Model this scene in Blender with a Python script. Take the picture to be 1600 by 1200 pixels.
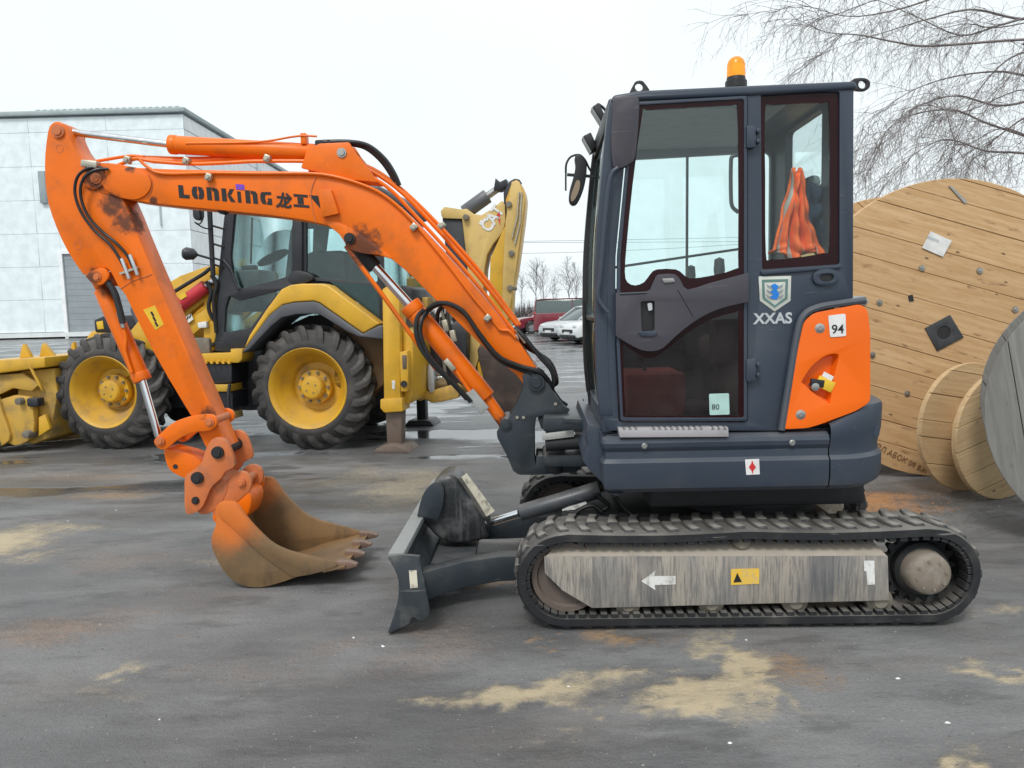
import bpy, bmesh, math, random
from math import sin, cos, pi, radians, atan, atan2, sqrt, hypot
from mathutils import Vector, Matrix, noise
from mathutils.geometry import tessellate_polygon
random.seed(7)
S = bpy.context.scene
for o in list(bpy.data.objects): bpy.data.objects.remove(o)

# ------------------------------------------------------------------ camera
FPX, CX, CY = 1200.0, 800.0, 600.0
PITCH, ROLL, CAMH = atan(120/1200.), radians(1.5), 1.5
f_ = Vector((0, cos(PITCH), -sin(PITCH))); u0 = Vector((0, sin(PITCH), cos(PITCH))); r0 = Vector((1, 0, 0))
r_ = r0*cos(ROLL) - u0*sin(ROLL); u_ = u0*cos(ROLL) + r0*sin(ROLL)
cd = bpy.data.cameras.new('camera'); cam = bpy.data.objects.new('camera', cd); S.collection.objects.link(cam)
m = Matrix((r_, u_, -f_)).transposed().to_4x4(); m.translation = (0, 0, CAMH); cam.matrix_world = m
cd.sensor_fit = 'HORIZONTAL'; cd.sensor_width = 36; cd.lens = 36*FPX/1600; cd.clip_start = .05; cd.clip_end = 3000
S.camera = cam
# ------------------------------------------------------------------ sky, sun, exposure
W = bpy.data.worlds.new('World'); S.world = W; W.use_nodes = True
wn, wl = W.node_tree.nodes, W.node_tree.links; wn.clear()
SUN_EL, SUN_AZ = radians(52), radians(200)      # azimuth clockwise from +Y: behind the camera, a little left
sky = wn.new('ShaderNodeTexSky'); sky.sky_type = 'NISHITA'; sky.sun_disc = False
sky.sun_elevation = SUN_EL; sky.sun_rotation = SUN_AZ; sky.air_density = 1; sky.dust_density = 4
hs = wn.new('ShaderNodeHueSaturation'); hs.inputs['Saturation'].default_value = .2
mx = wn.new('ShaderNodeMix'); mx.data_type = 'RGBA'; mx.inputs[0].default_value = .93
mx.inputs[7].default_value = (7.75, 8.4, 8.65, 1)
bg = wn.new('ShaderNodeBackground'); bg.inputs[1].default_value = .1
# cloud deck: very faint large-scale mottling
tc = wn.new('ShaderNodeTexCoord'); nz = wn.new('ShaderNodeTexNoise'); nz.inputs['Scale'].default_value = 1.6; nz.inputs['Detail'].default_value = 3
rm = wn.new('ShaderNodeMapRange'); rm.inputs[1].default_value = .3; rm.inputs[2].default_value = .7; rm.inputs[3].default_value = .94; rm.inputs[4].default_value = 1.05
vm = wn.new('ShaderNodeVectorMath'); vm.operation = 'SCALE'; ou = wn.new('ShaderNodeOutputWorld')
wl.new(sky.outputs[0], hs.inputs['Color']); wl.new(hs.outputs[0], mx.inputs[6]); wl.new(tc.outputs['Generated'], nz.inputs['Vector'])
wl.new(nz.outputs[0], rm.inputs[0]); wl.new(mx.outputs[2], vm.inputs[0]); wl.new(rm.outputs[0], vm.inputs['Scale'])
wl.new(vm.outputs[0], bg.inputs[0]); wl.new(bg.outputs[0], ou.inputs[0])
sd = bpy.data.lights.new('sun', 'SUN'); sd.energy = 1.5; sd.angle = radians(16); sd.color = (1, .97, .93)
so = bpy.data.objects.new('sun', sd); S.collection.objects.link(so)
sv = Vector((sin(SUN_AZ)*cos(SUN_EL), cos(SUN_AZ)*cos(SUN_EL), sin(SUN_EL)))
so.rotation_euler = sv.to_track_quat('Z', 'Y').to_euler()
S.view_settings.view_transform = 'Standard'; S.view_settings.look = 'None'
S.view_settings.exposure = 0.36; S.view_settings.gamma = 1.0; S.view_settings.use_curve_mapping = False
S.render.engine = 'CYCLES'
S.cycles.transparent_max_bounces = 24; S.cycles.max_bounces = 7

# ------------------------------------------------------------------ measuring: a photo pixel on a known vertical plane
class Frame:
    """a machine's own axes: x along it (to the right), y away from the camera, z up"""
    def __init__(s, ox, oy, yaw): s.o = (ox, oy); s.a = radians(yaw)
    def at(s, px, py, d):
        D = f_ + r_*((px-CX)/FPX) - u_*((py-CY)/FPX)
        n = (sin(s.a), cos(s.a)); C = (-s.o[0], -s.o[1])
        t = (d - (C[0]*n[0]+C[1]*n[1]))/(D.x*n[0]+D.y*n[1])
        X = D*t; return ((X.x-s.o[0])*cos(s.a) - (X.y-s.o[1])*sin(s.a), CAMH+X.z)
    def p3(s, px, py, d):
        x, z = s.at(px, py, d); return Vector((x, d, z))
    def poly(s, pts, d): return [s.at(p[0], p[1], d) + tuple(p[2:]) for p in pts]
    def place(s, o): o.location = (s.o[0], s.o[1], 0); o.rotation_euler = (0, 0, -s.a)
class Shifted(Frame):
    """the boom side of the machine sits a little off its centre line"""
    def at(s, px, py, d): return Frame.at(s, px, py, d+DO)
    def p3(s, px, py, d):
        x, z = s.at(px, py, d); return Vector((x, d, z))
DO = .10
def ground(px, py):
    D = f_ + r_*((px-CX)/FPX) - u_*((py-CY)/FPX); t = -CAMH/D.z; return (D.x*t, D.y*t)
M = Frame(1.13, 4.15, 2.0)      # excavator
M2 = Shifted(1.13, 4.15, 2.0)
B = Frame(-2.24, 8.21, 8.0)    # backhoe loader
WF = Frame(0, 0, 0)

# ------------------------------------------------------------------ outlines
def sm(pts, n=4, closed=True):
    """Catmull-Rom through the points; a third value 1 keeps a point a corner"""
    N = len(pts); out = []
    for i in range(N if closed else N-1):
        a, b = pts[i], pts[(i+1) % N]
        p0 = pts[i-1] if (closed or i > 0) else a; p3 = pts[(i+2) % N] if (closed or i+2 < N) else b
        ca, cb = len(a) > 2, len(b) > 2
        if ca and cb: out.append(a[:2]); continue
        A, Bv = Vector(a[:2]), Vector(b[:2])
        ta = (Bv-A)*.6 if ca else (Bv-Vector(p0[:2]))*.5
        tb = (Bv-A)*.6 if cb else (Vector(p3[:2])-A)*.5
        for k in range(n):
            t = k/n; t2, t3 = t*t, t*t*t
            v = A*(2*t3-3*t2+1) + ta*(t3-2*t2+t) + Bv*(-2*t3+3*t2) + tb*(t3-t2)
            out.append((v.x, v.y))
    if not closed: out.append(pts[-1][:2])
    return out
def circ(cx, cz, r, n=24, a0=0): return [(cx+r*cos(a0+2*pi*i/n), cz+r*sin(a0+2*pi*i/n)) for i in range(n)]
def rrect(x0, z0, x1, z1, r, n=4):
    P = []
    for (cx, cz, a) in ((x1-r, z1-r, 0), (x0+r, z1-r, pi/2), (x0+r, z0+r, pi), (x1-r, z0+r, 3*pi/2)):
        for i in range(n+1): P.append((cx+r*cos(a+pi/2*i/n), cz+r*sin(a+pi/2*i/n)))
    return P
def rpoly(pts, r, n=3):
    """polygon with rounded corners"""
    out = []; N = len(pts)
    for i in range(N):
        p = Vector(pts[i][:2]); a = Vector(pts[i-1][:2])-p; b = Vector(pts[(i+1) % N][:2])-p
        rr = min(r, a.length*.45, b.length*.45); A = p+a.normalized()*rr; Bv = p+b.normalized()*rr
        for k in range(n+1):
            t = k/n; v = A*(1-t)**2 + p*2*t*(1-t) + Bv*t*t; out.append((v.x, v.y))
    return out
def curve3(pts, n=5):
    P = [Vector(p) for p in pts]; out = []
    for i in range(len(P)-1):
        p0 = P[i-1] if i else P[i]*2-P[i+1]; p3 = P[i+2] if i+2 < len(P) else P[i+1]*2-P[i]
        for k in range(n):
            t = k/n
            out.append(.5*((2*P[i]) + (P[i+1]-p0)*t + (2*p0-5*P[i]+4*P[i+1]-p3)*t*t + (-p0+3*P[i]-3*P[i+1]+p3)*t**3))
    out.append(P[-1]); return out

# ------------------------------------------------------------------ mesh builder
class MB:
    def __init__(s): s.bm = bmesh.new()
    def prism(s, pts, y0, y1, pts2=None):
        pts2 = pts2 or pts
        a = [s.bm.verts.new((p[0], y0, p[1])) for p in pts]; b = [s.bm.verts.new((p[0], y1, p[1])) for p in pts2]; n = len(pts)
        s.bm.faces.new(a); s.bm.faces.new(b[::-1])
        for i in range(n): s.bm.faces.new((a[i], b[i], b[(i+1) % n], a[(i+1) % n]))
        return s
    def plate(s, outer, holes, y0, y1):
        loops = [outer]+list(holes); flat = [p for l in loops for p in l]
        tri = tessellate_polygon([[Vector((p[0], p[1], 0)) for p in l] for l in loops])
        a = [s.bm.verts.new((p[0], y0, p[1])) for p in flat]; b = [s.bm.verts.new((p[0], y1, p[1])) for p in flat]
        for t in tri:
            try: s.bm.faces.new([a[i] for i in t]); s.bm.faces.new([b[i] for i in t][::-1])
            except ValueError: pass
        k = 0
        for l in loops:
            n = len(l)
            for i in range(n):
                i0, i1 = k+i, k+(i+1) % n
                s.bm.faces.new((a[i0], b[i0], b[i1], a[i1]))
            k += n
        return s
    def box(s, c, sz, rot=None):
        r = bmesh.ops.create_cube(s.bm, size=1)['verts']
        Mx = Matrix.Translation(Vector(c)) @ (rot.to_4x4() if rot is not None else Matrix()) @ Matrix.Diagonal((sz[0], sz[1], sz[2], 1))
        bmesh.ops.transform(s.bm, matrix=Mx, verts=r); return s
    def bar(s, a, b, w, h, up=(0, 1, 0)):
        a, b = Vector(a), Vector(b); z = (b-a).normalized(); x = Vector(up).cross(z).normalized(); y = z.cross(x)
        R = Matrix((x, y, z)).transposed(); return s.box((a+b)/2, (w, h, (b-a).length), R)
    def tube(s, pts, r, n=8, caps=True):
        P = [Vector(p) for p in pts]; N = len(P); rs = r if isinstance(r, (list, tuple)) else [r]*N
        T = [(P[min(i+1, N-1)]-P[max(i-1, 0)]).normalized() for i in range(N)]
        ref = Vector((0, 0, 1)) if abs(T[0].z) < .9 else Vector((0, 1, 0)); x = ref.cross(T[0]).normalized(); rings = []
        for i in range(N):
            x = (x - T[i]*x.dot(T[i])); x = x.normalized() if x.length > 1e-6 else Vector((1, 0, 0)); y = T[i].cross(x)
            rings.append([s.bm.verts.new(P[i]+(x*cos(2*pi*k/n)+y*sin(2*pi*k/n))*rs[i]) for k in range(n)])
        for i in range(N-1):
            for k in range(n): s.bm.faces.new((rings[i][k], rings[i][(k+1) % n], rings[i+1][(k+1) % n], rings[i+1][k]))
        if caps: s.bm.faces.new(rings[0][::-1]); s.bm.faces.new(rings[-1])
        return s
    def lathe(s, c, axis, prof, n=32, caps=True):
        """prof: list of (distance along axis, radius)"""
        ax = Vector(axis).normalized(); ref = Vector((0, 0, 1)) if abs(ax.z) < .9 else Vector((1, 0, 0))
        x = ref.cross(ax).normalized(); y = ax.cross(x); c = Vector(c); rings = []
        for (h, r) in prof:
            if r < 1e-5: rings.append([s.bm.verts.new(c+ax*h)])
            else: rings.append([s.bm.verts.new(c+ax*h+(x*cos(2*pi*k/n)+y*sin(2*pi*k/n))*r) for k in range(n)])
        for A, Bq in zip(rings, rings[1:]):
            for k in range(n):
                k2 = (k+1) % n
                if len(A) == 1 and len(Bq) == 1: continue
                if len(A) == 1: s.bm.faces.new((A[0], Bq[k2], Bq[k]))
                elif len(Bq) == 1: s.bm.faces.new((A[k], A[k2], Bq[0]))
                else: s.bm.faces.new((A[k], A[k2], Bq[k2], Bq[k]))
        if caps and len(rings[0]) > 1: s.bm.faces.new(rings[0][::-1])
        if caps and len(rings[-1]) > 1: s.bm.faces.new(rings[-1])
        return s
    def cyl(s, a, b, r, n=24, r2=None):
        a, b = Vector(a), Vector(b); L = (b-a).length
        return s.lathe(a, b-a, [(0, r), (L, r if r2 is None else r2)], n)
    def quadstrip(s, rows, close=False):
        """grid of points -> faces"""
        V = [[s.bm.verts.new(p) for p in r] for r in rows]
        for i in range(len(V)-1):
            for k in range(len(V[i])-1): s.bm.faces.new((V[i][k], V[i][k+1], V[i+1][k+1], V[i+1][k]))
            if close: s.bm.faces.new((V[i][-1], V[i][0], V[i+1][0], V[i+1][-1]))
        return V
    def build(s, name, mat, parent=None, bevel=0, seg=2, ang=38, solid=0):
        bm = s.bm
        bmesh.ops.recalc_face_normals(bm, faces=bm.faces)
        if bevel:
            es = [e for e in bm.edges if len(e.link_faces) == 2 and e.calc_face_angle(0) > radians(28)]
            try: bmesh.ops.bevel(bm, geom=es, offset=bevel, segments=seg, profile=.5, affect='EDGES', clamp_overlap=True)
            except Exception: pass
        me = bpy.data.meshes.new(name); bm.to_mesh(me); bm.free()
        me.shade_smooth(); me.set_sharp_from_angle(angle=radians(ang))
        me.materials.append(mat)
        o = bpy.data.objects.new(name, me); S.collection.objects.link(o)
        if parent: o.parent = parent
        if solid:
            md = o.modifiers.new('solid', 'SOLIDIFY'); md.thickness = solid; md.offset = 0
        return o
def copy(o, parent=None, loc=None, rot=None, scale=None):
    c = o.copy(); S.collection.objects.link(c)
    if parent is not None: c.parent = parent
    if loc is not None: c.location = loc
    if rot is not None: c.rotation_euler = rot
    if scale is not None: c.scale = scale
    return c
def tag(o, label=None, cat=None, group=None, kind=None):
    for k, v in (('label', label), ('category', cat), ('group', group), ('kind', kind)):
        if v: o[k] = v
    return o
def empty(name, label, cat, loc=(0, 0, 0), rz=0, group=None):
    o = bpy.data.objects.new(name, None); S.collection.objects.link(o); o.location = loc; o.rotation_euler = (0, 0, rz)
    return tag(o, label, cat, group)
def text_mesh(txt, size, mat, name, parent, origin, ux=(1, 0, 0), uy=(0, 0, 1), ext=.0006, off=0, shear=0, sx=1, font=None):
    cu = bpy.data.curves.new(name, 'FONT'); cu.body = txt; cu.size = size; cu.extrude = ext; cu.offset = off; cu.shear = shear; cu.resolution_u = 4
    t = bpy.data.objects.new('t', cu); S.collection.objects.link(t)
    dg = bpy.context.evaluated_depsgraph_get(); me = bpy.data.meshes.new_from_object(t.evaluated_get(dg))
    bpy.data.objects.remove(t); me.name = name
    ux, uy = Vector(ux).normalized(), Vector(uy).normalized(); nn = ux.cross(uy); o0 = Vector(origin)
    for v in me.vertices: v.co = o0 + ux*v.co.x*sx + uy*v.co.y + nn*v.co.z
    me.materials.clear(); me.materials.append(mat)
    o = bpy.data.objects.new(name, me); S.collection.objects.link(o); o.parent = parent; return o

# ------------------------------------------------------------------ materials
class NT:
    def __init__(s, name):
        s.m = bpy.data.materials.new(name); s.m.use_nodes = True; s.t = s.m.node_tree; s.N = s.t.nodes; s.L = s.t.links
        s.b = s.N['Principled BSDF']; s.out = s.N['Material Output']; s.co = s.N.new('ShaderNodeTexCoord').outputs['Object']
    def lk(s, a, b): s.L.new(a, b)
    def new(s, t): return s.N.new(t)
    def mapping(s, scale=(1, 1, 1), rot=(0, 0, 0), loc=(0, 0, 0), src=None):
        n = s.new('ShaderNodeMapping'); n.inputs['Scale'].default_value = scale; n.inputs['Rotation'].default_value = rot; n.inputs['Location'].default_value = loc
        s.lk(src or s.co, n.inputs[0]); return n.outputs[0]
    def noise(s, scale, det=4, rough=.55, src=None, dist=0):
        n = s.new('ShaderNodeTexNoise'); n.inputs['Scale'].default_value = scale; n.inputs['Detail'].default_value = det
        n.inputs['Roughness'].default_value = rough; n.inputs['Distortion'].default_value = dist
        s.lk(src or s.co, n.inputs['Vector']); return n.outputs[0]
    def rng(s, v, a, b, c=0, d=1, smooth=True):
        n = s.new('ShaderNodeMapRange'); n.interpolation_type = 'SMOOTHSTEP' if smooth else 'LINEAR'
        s.lk(v, n.inputs[0])
        for i, x in zip((1, 2, 3, 4), (a, b, c, d)): n.inputs[i].default_value = x
        return n.outputs[0]
    def math(s, op, a, b=None, clamp=False):
        n = s.new('ShaderNodeMath'); n.operation = op; n.use_clamp = clamp
        for i, x in enumerate((a, b)):
            if x is None: continue
            if isinstance(x, (int, float)): n.inputs[i].default_value = x
            else: s.lk(x, n.inputs[i])
        return n.outputs[0]
    def mix(s, f, a, b):
        n = s.new('ShaderNodeMix'); n.data_type = 'RGBA'
        if isinstance(f, (int, float)): n.inputs[0].default_value = f
        else: s.lk(f, n.inputs[0])
        for i, x in ((6, a), (7, b)):
            if isinstance(x, tuple): n.inputs[i].default_value = x+(1,) if len(x) == 3 else x
            else: s.lk(x, n.inputs[i])
        return n.outputs[2]
    def bump(s, h, strength=.3, dist=.01, prev=None):
        n = s.new('ShaderNodeBump'); n.inputs['Strength'].default_value = strength; n.inputs['Distance'].default_value = dist
        s.lk(h, n.inputs['Height'])
        if prev: s.lk(prev, n.inputs['Normal'])
        s.lk(n.outputs[0], s.b.inputs['Normal']); return n.outputs[0]
    def color(s, c):
        if isinstance(c, tuple): s.b.inputs['Base Color'].default_value = c+(1,)
        else: s.lk(c, s.b.inputs['Base Color'])
    def rough(s, r):
        if isinstance(r, (int, float)): s.b.inputs['Roughness'].default_value = r
        else: s.lk(r, s.b.inputs['Roughness'])
def paint(name, col, rough=.38, dirt=(.12, .10, .08), amt=.35, scale=6, spots=(), spotcol=(.035, .025, .02), metal=0, streak=0, coat=0, spec=.5, low=None, dust=.28):
    n = NT(name); big = n.noise(scale, 6, .6); fine = n.noise(scale*9, 4, .6)
    v = n.noise(1.3, 2)
    c = n.mix(n.rng(v, .3, .7), tuple(x*.93 for x in col), tuple(min(1, x*1.06) for x in col))
    msk = n.math('MULTIPLY', n.rng(big, .45, .78), amt)
    c = n.mix(msk, c, dirt)
    sp = n.rng(fine, .64, .76); c = n.mix(n.math('MULTIPLY', sp, amt*.8), c, tuple(x*.7 for x in dirt))
    if streak:
        st = n.noise(1, 4, .6, n.mapping((38, 38, 2.2))); c = n.mix(n.math('MULTIPLY', n.rng(st, .52, .74), streak), c, dirt)
    if low:   # mud thrown up from below: (z where it ends, amount, colour)
        sx = n.new('ShaderNodeSeparateXYZ'); n.lk(n.co, sx.inputs[0])
        h = n.math('ADD', sx.outputs[2], n.math('MULTIPLY', n.noise(9, 5), low[0]*.9))
        c = n.mix(n.math('MULTIPLY', n.rng(h, low[0]*1.75, low[0]*1.05), low[1]), c, low[2])
    if dust:
        ge = n.new('ShaderNodeNewGeometry'); sg = n.new('ShaderNodeSeparateXYZ'); n.lk(ge.outputs['Normal'], sg.inputs[0])
        up = n.math('MULTIPLY', n.rng(sg.outputs[2], .25, .95), n.rng(big, .25, .7, .35, 1)); c = n.mix(n.math('MULTIPLY', up, dust), c, (.30, .28, .25))
        sc = n.noise(1, 3, .7, n.mapping((4, 90, 70), rot=(.2, .5, .3))); c = n.mix(n.math('MULTIPLY', n.rng(sc, .66, .72), dust*.9), c, (.30, .29, .27))
    tot = None
    for (x, y, z, r) in spots:
        d = n.new('ShaderNodeVectorMath'); d.operation = 'DISTANCE'; n.lk(n.co, d.inputs[0]); d.inputs[1].default_value = (x, y, z)
        k = n.rng(d.outputs['Value'], r, r*.15); tot = k if tot is None else n.math('MAXIMUM', tot, k)
    if tot is not None:
        w = n.noise(22, 5, .65); k = n.rng(n.math('ADD', tot, n.math('MULTIPLY', n.math('SUBTRACT', w, .5), 1.7)), .35, .95)
        c = n.mix(n.math('MULTIPLY', k, .88), c, spotcol); msk = n.math('MAXIMUM', msk, k)
    n.color(c); n.rough(n.math('ADD', n.math('MULTIPLY', msk, .3), n.math('ADD', n.math('MULTIPLY', fine, .14), rough-.07), clamp=True))
    n.b.inputs['Metallic'].default_value = metal; n.b.inputs['Coat Weight'].default_value = coat; n.b.inputs['Coat Roughness'].default_value = .12
    n.b.inputs['Specular IOR Level'].default_value = spec
    n.bump(n.noise(scale*14, 3), .06, .004)
    return n.m
def plain(name, col, rough=.5, metal=0, emis=0):
    n = NT(name); n.color(n.mix(n.rng(n.noise(14, 5), .35, .75), col, tuple(x*.8 for x in col))); n.rough(n.rng(n.noise(30, 3), 0, 1, max(0, rough-.08), min(1, rough+.08)))
    n.b.inputs['Metallic'].default_value = metal
    if emis: n.b.inputs['Emission Color'].default_value = col+(1,); n.b.inputs['Emission Strength'].default_value = emis
    return n.m
def glass(name, tint, refl=1.0, dirt=.12):
    n = NT(name); n.N.remove(n.b)
    tr = n.new('ShaderNodeBsdfTransparent'); tr.inputs[0].default_value = tint+(1,)
    gl = n.new('ShaderNodeBsdfGlossy'); gl.inputs['Roughness'].default_value = .02; gl.inputs['Color'].default_value = (.95, 1, 1, 1)
    lw = n.new('ShaderNodeLayerWeight'); lw.inputs[0].default_value = .5      # Schlick, the same from both faces of the pane
    frs = n.math('ADD', .04, n.math('MULTIPLY', .96, n.math('POWER', lw.outputs['Facing'], 5)))
    m1 = n.new('ShaderNodeMixShader'); n.lk(n.math('MULTIPLY', frs, refl, clamp=True), m1.inputs[0]); n.lk(tr.outputs[0], m1.inputs[1]); n.lk(gl.outputs[0], m1.inputs[2])
    df = n.new('ShaderNodeBsdfDiffuse'); df.inputs[0].default_value = (.35, .35, .33, 1)
    m2 = n.new('ShaderNodeMixShader'); n.lk(n.math('MULTIPLY', n.rng(n.noise(3.5, 6, .65), .4, .8), dirt), m2.inputs[0])
    n.lk(m1.outputs[0], m2.inputs[1]); n.lk(df.outputs[0], m2.inputs[2]); n.lk(m2.outputs[0], n.out.inputs[0])
    return n.m

def mpt(px, py, d): return M2.p3(px, py, d)
ORANGE = (.86, .165, .004)
mt = {}
DB = .05                        # boom centre plane; boom faces at -.04 and .14
def sp_(px, py, d, r): v = mpt(px, py, d); return (v.x, v.y, v.z, r)
mt['orange'] = paint('orange_paint', ORANGE, .36, (.20, .085, .04), .42, 5,
    spots=[sp_(148, 278, -.05, .13), sp_(175, 320, -.04, .13), sp_(205, 345, 0, .16), sp_(565, 385, -.04, .20), sp_(520, 235, .05, .12),
           sp_(148, 432, -.03, .09), sp_(170, 455, .05, .10), sp_(325, 650, -.04, .09), sp_(330, 672, .05, .10), sp_(785, 655, .05, .09), sp_(100, 200, .05, .06), sp_(205, 265, -.04, .05), sp_(300, 655, .0, .05), sp_(240, 315, -.04, .05)], spotcol=(.060, .032, .024), coat=.0, spec=.32, dust=.12)
mt['orange_worn'] = paint('worn_orange_paint', (.62, .17, .05), .55, (.24, .12, .07), .7, 9)
mt['orange_hood'] = paint('orange_hood_paint', (.92, .150, .004), .30, (.3, .08, .03), .08, 3, coat=.1, spec=.35)
mt['slate'] = paint('slate_grey_paint', (.033, .046, .070), .38, (.085, .085, .09), .4, 3.2, low=(.64, .22, (.12, .11, .10)), dust=.20)
mt['slate2'] = paint('slate_grey_steel', (.022, .031, .040), .42, (.08, .075, .07), .45, 7, dust=.20)
mt['door'] = paint('door_moulding', (.050, .047, .060), .5, (.08, .07, .07), .2, 5)
mt['black'] = plain('black_plastic', (.014, .014, .016), .45)
mt['frit'] = plain('red_tinged_ceramic_border', (.022, .004, .006), .16); mt['frit'].node_tree.nodes['Principled BSDF'].inputs['Specular IOR Level'].default_value = .2  # black border; its dark red reflection is put into the base colour
mt['rubber'] = paint('dusty_rubber', (.011, .012, .015), .6, (.07, .066, .06), .6, 5, dust=.55)
mt['lug'] = paint('worn_lug_rubber', (.018, .019, .022), .7, (.12, .115, .11), .8, 6, dust=.75)
mt['hose'] = plain('hose_rubber', (.012, .012, .013), .42)
mt['chrome'] = plain('chrome_rod', (.72, .74, .76), .12, 1)
mt['steel'] = plain('bare_steel', (.42, .42, .40), .38, .9)
mt['zinc'] = plain('zinc_fitting', (.52, .49, .40), .42, .8)
mt['mud'] = None
mt['dark'] = plain('dark_cavity_steel', (.02, .02, .022), .7)
mt['white'] = plain('white_sticker', (.78, .78, .76), .5)
mt['yell'] = plain('yellow_sticker', (.80, .50, .03), .45)
mt['red'] = plain('red_print', (.65, .03, .03), .5)
mt['blue'] = plain('blue_print', (.01, .22, .75), .4)
mt['ink'] = plain('black_print', (.012, .012, .014), .5)
mt['purple'] = plain('purple_print', (.20, .06, .55), .5)
mt['silver'] = plain('silver_print', (.55, .58, .60), .35, .3)
mt['glass'] = glass('cab_glass', (.93, .985, .98), 1.0, .05)
mt['glassq'] = glass('quarter_glass', (.955, .99, .985), .55, .015)
mt['glassd'] = glass('cab_glass_low', (.66, .54, .54), .8, .05)
mt['amber'] = None
def f_mud():
    n = NT('dried_mud_plate'); st = n.noise(1, 5, .65, n.mapping((85, 85, 6.0))); st2 = n.noise(1, 3, .6, n.mapping((9, 9, 1.8), loc=(3, 1, 2)))
    big = n.noise(3.2, 4)
    c = n.mix(n.rng(st2, .40, .60), (.40, .36, .315), (.24, .23, .22))
    c = n.mix(n.rng(big, .35, .65), c, (.34, .30, .255))
    c = n.mix(n.math('MULTIPLY', n.rng(st, .50, .60), .6), c, (.13, .13, .13)); st3 = n.noise(1, 5, .7, n.mapping((120, 120, 7), loc=(9, 2, 4))); c = n.mix(n.math('MULTIPLY', n.rng(st3, .5, .62), .6), c, (.14, .135, .13))
    bl = n.noise(2.6, 2, .4, n.mapping((1, 1, .5), loc=(5, 0, 0)))
    c = n.mix(n.math('MULTIPLY', n.rng(bl, .54, .64), .6), c, (.06, .07, .09))
    n.color(c); n.rough(.85); n.bump(st, .5, .004); return n.m
mt['mud'] = f_mud()
def f_bucket():
    n = NT('worn_bucket_steel'); a = n.noise(4, 6, .65); b = n.noise(14, 5, .6, n.mapping((1, 1, .35)))
    c = n.mix(n.rng(a, .3, .7), (.25, .145, .062), (.15, .10, .055)); c = n.mix(n.math('MULTIPLY', n.rng(b, .55, .8), .6), c, (.07, .045, .03))
    v = mpt(350, 800, -.25)
    d = n.new('ShaderNodeVectorMath'); d.operation = 'DISTANCE'; n.lk(n.mapping((1, .35, 1)), d.inputs[0]); d.inputs[1].default_value = (v.x, v.y*.35, v.z)
    k = n.rng(n.math('ADD', d.outputs['Value'], n.math('MULTIPLY', a, .25)), .40, .22); c = n.mix(k, c, (.66, .17, .025))
    n.color(c); n.rough(.6); n.b.inputs['Metallic'].default_value = .15; n.bump(b, .15, .005); return n.m
mt['bucket'] = f_bucket()
def f_amber():
    n = NT('amber_lens'); n.color((1, .42, .01)); n.rough(.18); n.b.inputs['Transmission Weight'].default_value = .55
    n.b.inputs['Emission Color'].default_value = (1, .42, .01, 1); n.b.inputs['Emission Strength'].default_value = .12; return n.m
mt['amber'] = f_amber()
YEL = (.70, .42, .045)
mt['yellow'] = paint('yellow_machine_paint', (.68, .385, .028), .38, (.16, .11, .05), .35, 4, coat=.1)
mt['yfade'] = paint('faded_yellow_paint', (.62, .43, .14), .5, (.30, .2, .08), .5, 3)
mt['ydirty'] = paint('muddy_yellow_paint', (.60, .36, .06), .55, (.20, .15, .09), 1.0, 3.5, spots=[])
mt['tyre'] = paint('tyre_rubber', (.045, .042, .042), .8, (.135, .12, .11), .85, 4)
mt['bhblack'] = paint('black_cab_steel', (.020, .022, .028), .45, (.06, .06, .06), .3, 4)
mt['bhgrey'] = paint('grey_fender_plastic', (.085, .088, .10), .55, (.12, .11, .10), .3, 4)
mt['rusty'] = paint('worn_leg_steel', (.16, .12, .095), .55, (.05, .035, .03), .8, 6, metal=.3)
mt['redcyl'] = paint('red_cylinder_paint', (.55, .03, .045), .4, (.2, .03, .02), .2, 5)
mt['bhglass'] = glass('loader_cab_glass', (.82, .93, .93), 1.1, .08)
# =================================================================== EXCAVATOR
EX = empty('mini_excavator', 'orange and dark grey mini excavator on rubber tracks in the foreground, bucket on the asphalt', 'excavator')
M.place(EX)
def P(pts, d): return M.poly(pts, d)
def px3(pts, d): return [M.p3(p[0], p[1], (p[2] if len(p) > 2 else d)) for p in pts]
DN = -.76
# ---- tracks
xl = M.at(803, 900, DN)[0]; xr = M.at(1540, 893, DN)[0]
RL, CZ, TH = .224, .241, .042
cxl, cxr = xl+.236, xr-.236
LS = cxr-cxl; PER = 2*LS+2*pi*RL
def belt(s):
    s %= PER
    if s < LS:                                        # bottom run
        return Vector((cxl+s, CZ-RL)), Vector((0, -1))
    s -= LS
    if s < pi*RL:
        a = -pi/2+s/RL; return Vector((cxr+RL*cos(a), CZ+RL*sin(a))), Vector((cos(a), sin(a)))
    s -= pi*RL
    if s < LS:                                        # top run sags between the sprocket and the carrier roller
        t = s/LS; return Vector((cxr-s, CZ+RL-.012*abs(sin(2*pi*t))**1.0+.004)), Vector((0, 1))
    s -= LS; a = pi/2+s/RL; return Vector((cxl+RL*cos(a), CZ+RL*sin(a))), Vector((cos(a), sin(a)))
NL = 47
def lug_mesh(sgn):
    mb = MB(); w, l, h = .062, .022, .030
    # chevron block: local x along the track, y across, z outwards
    for (y0, y1, sx) in ((-w, w, sgn)):
        pass
    return mb
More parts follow.
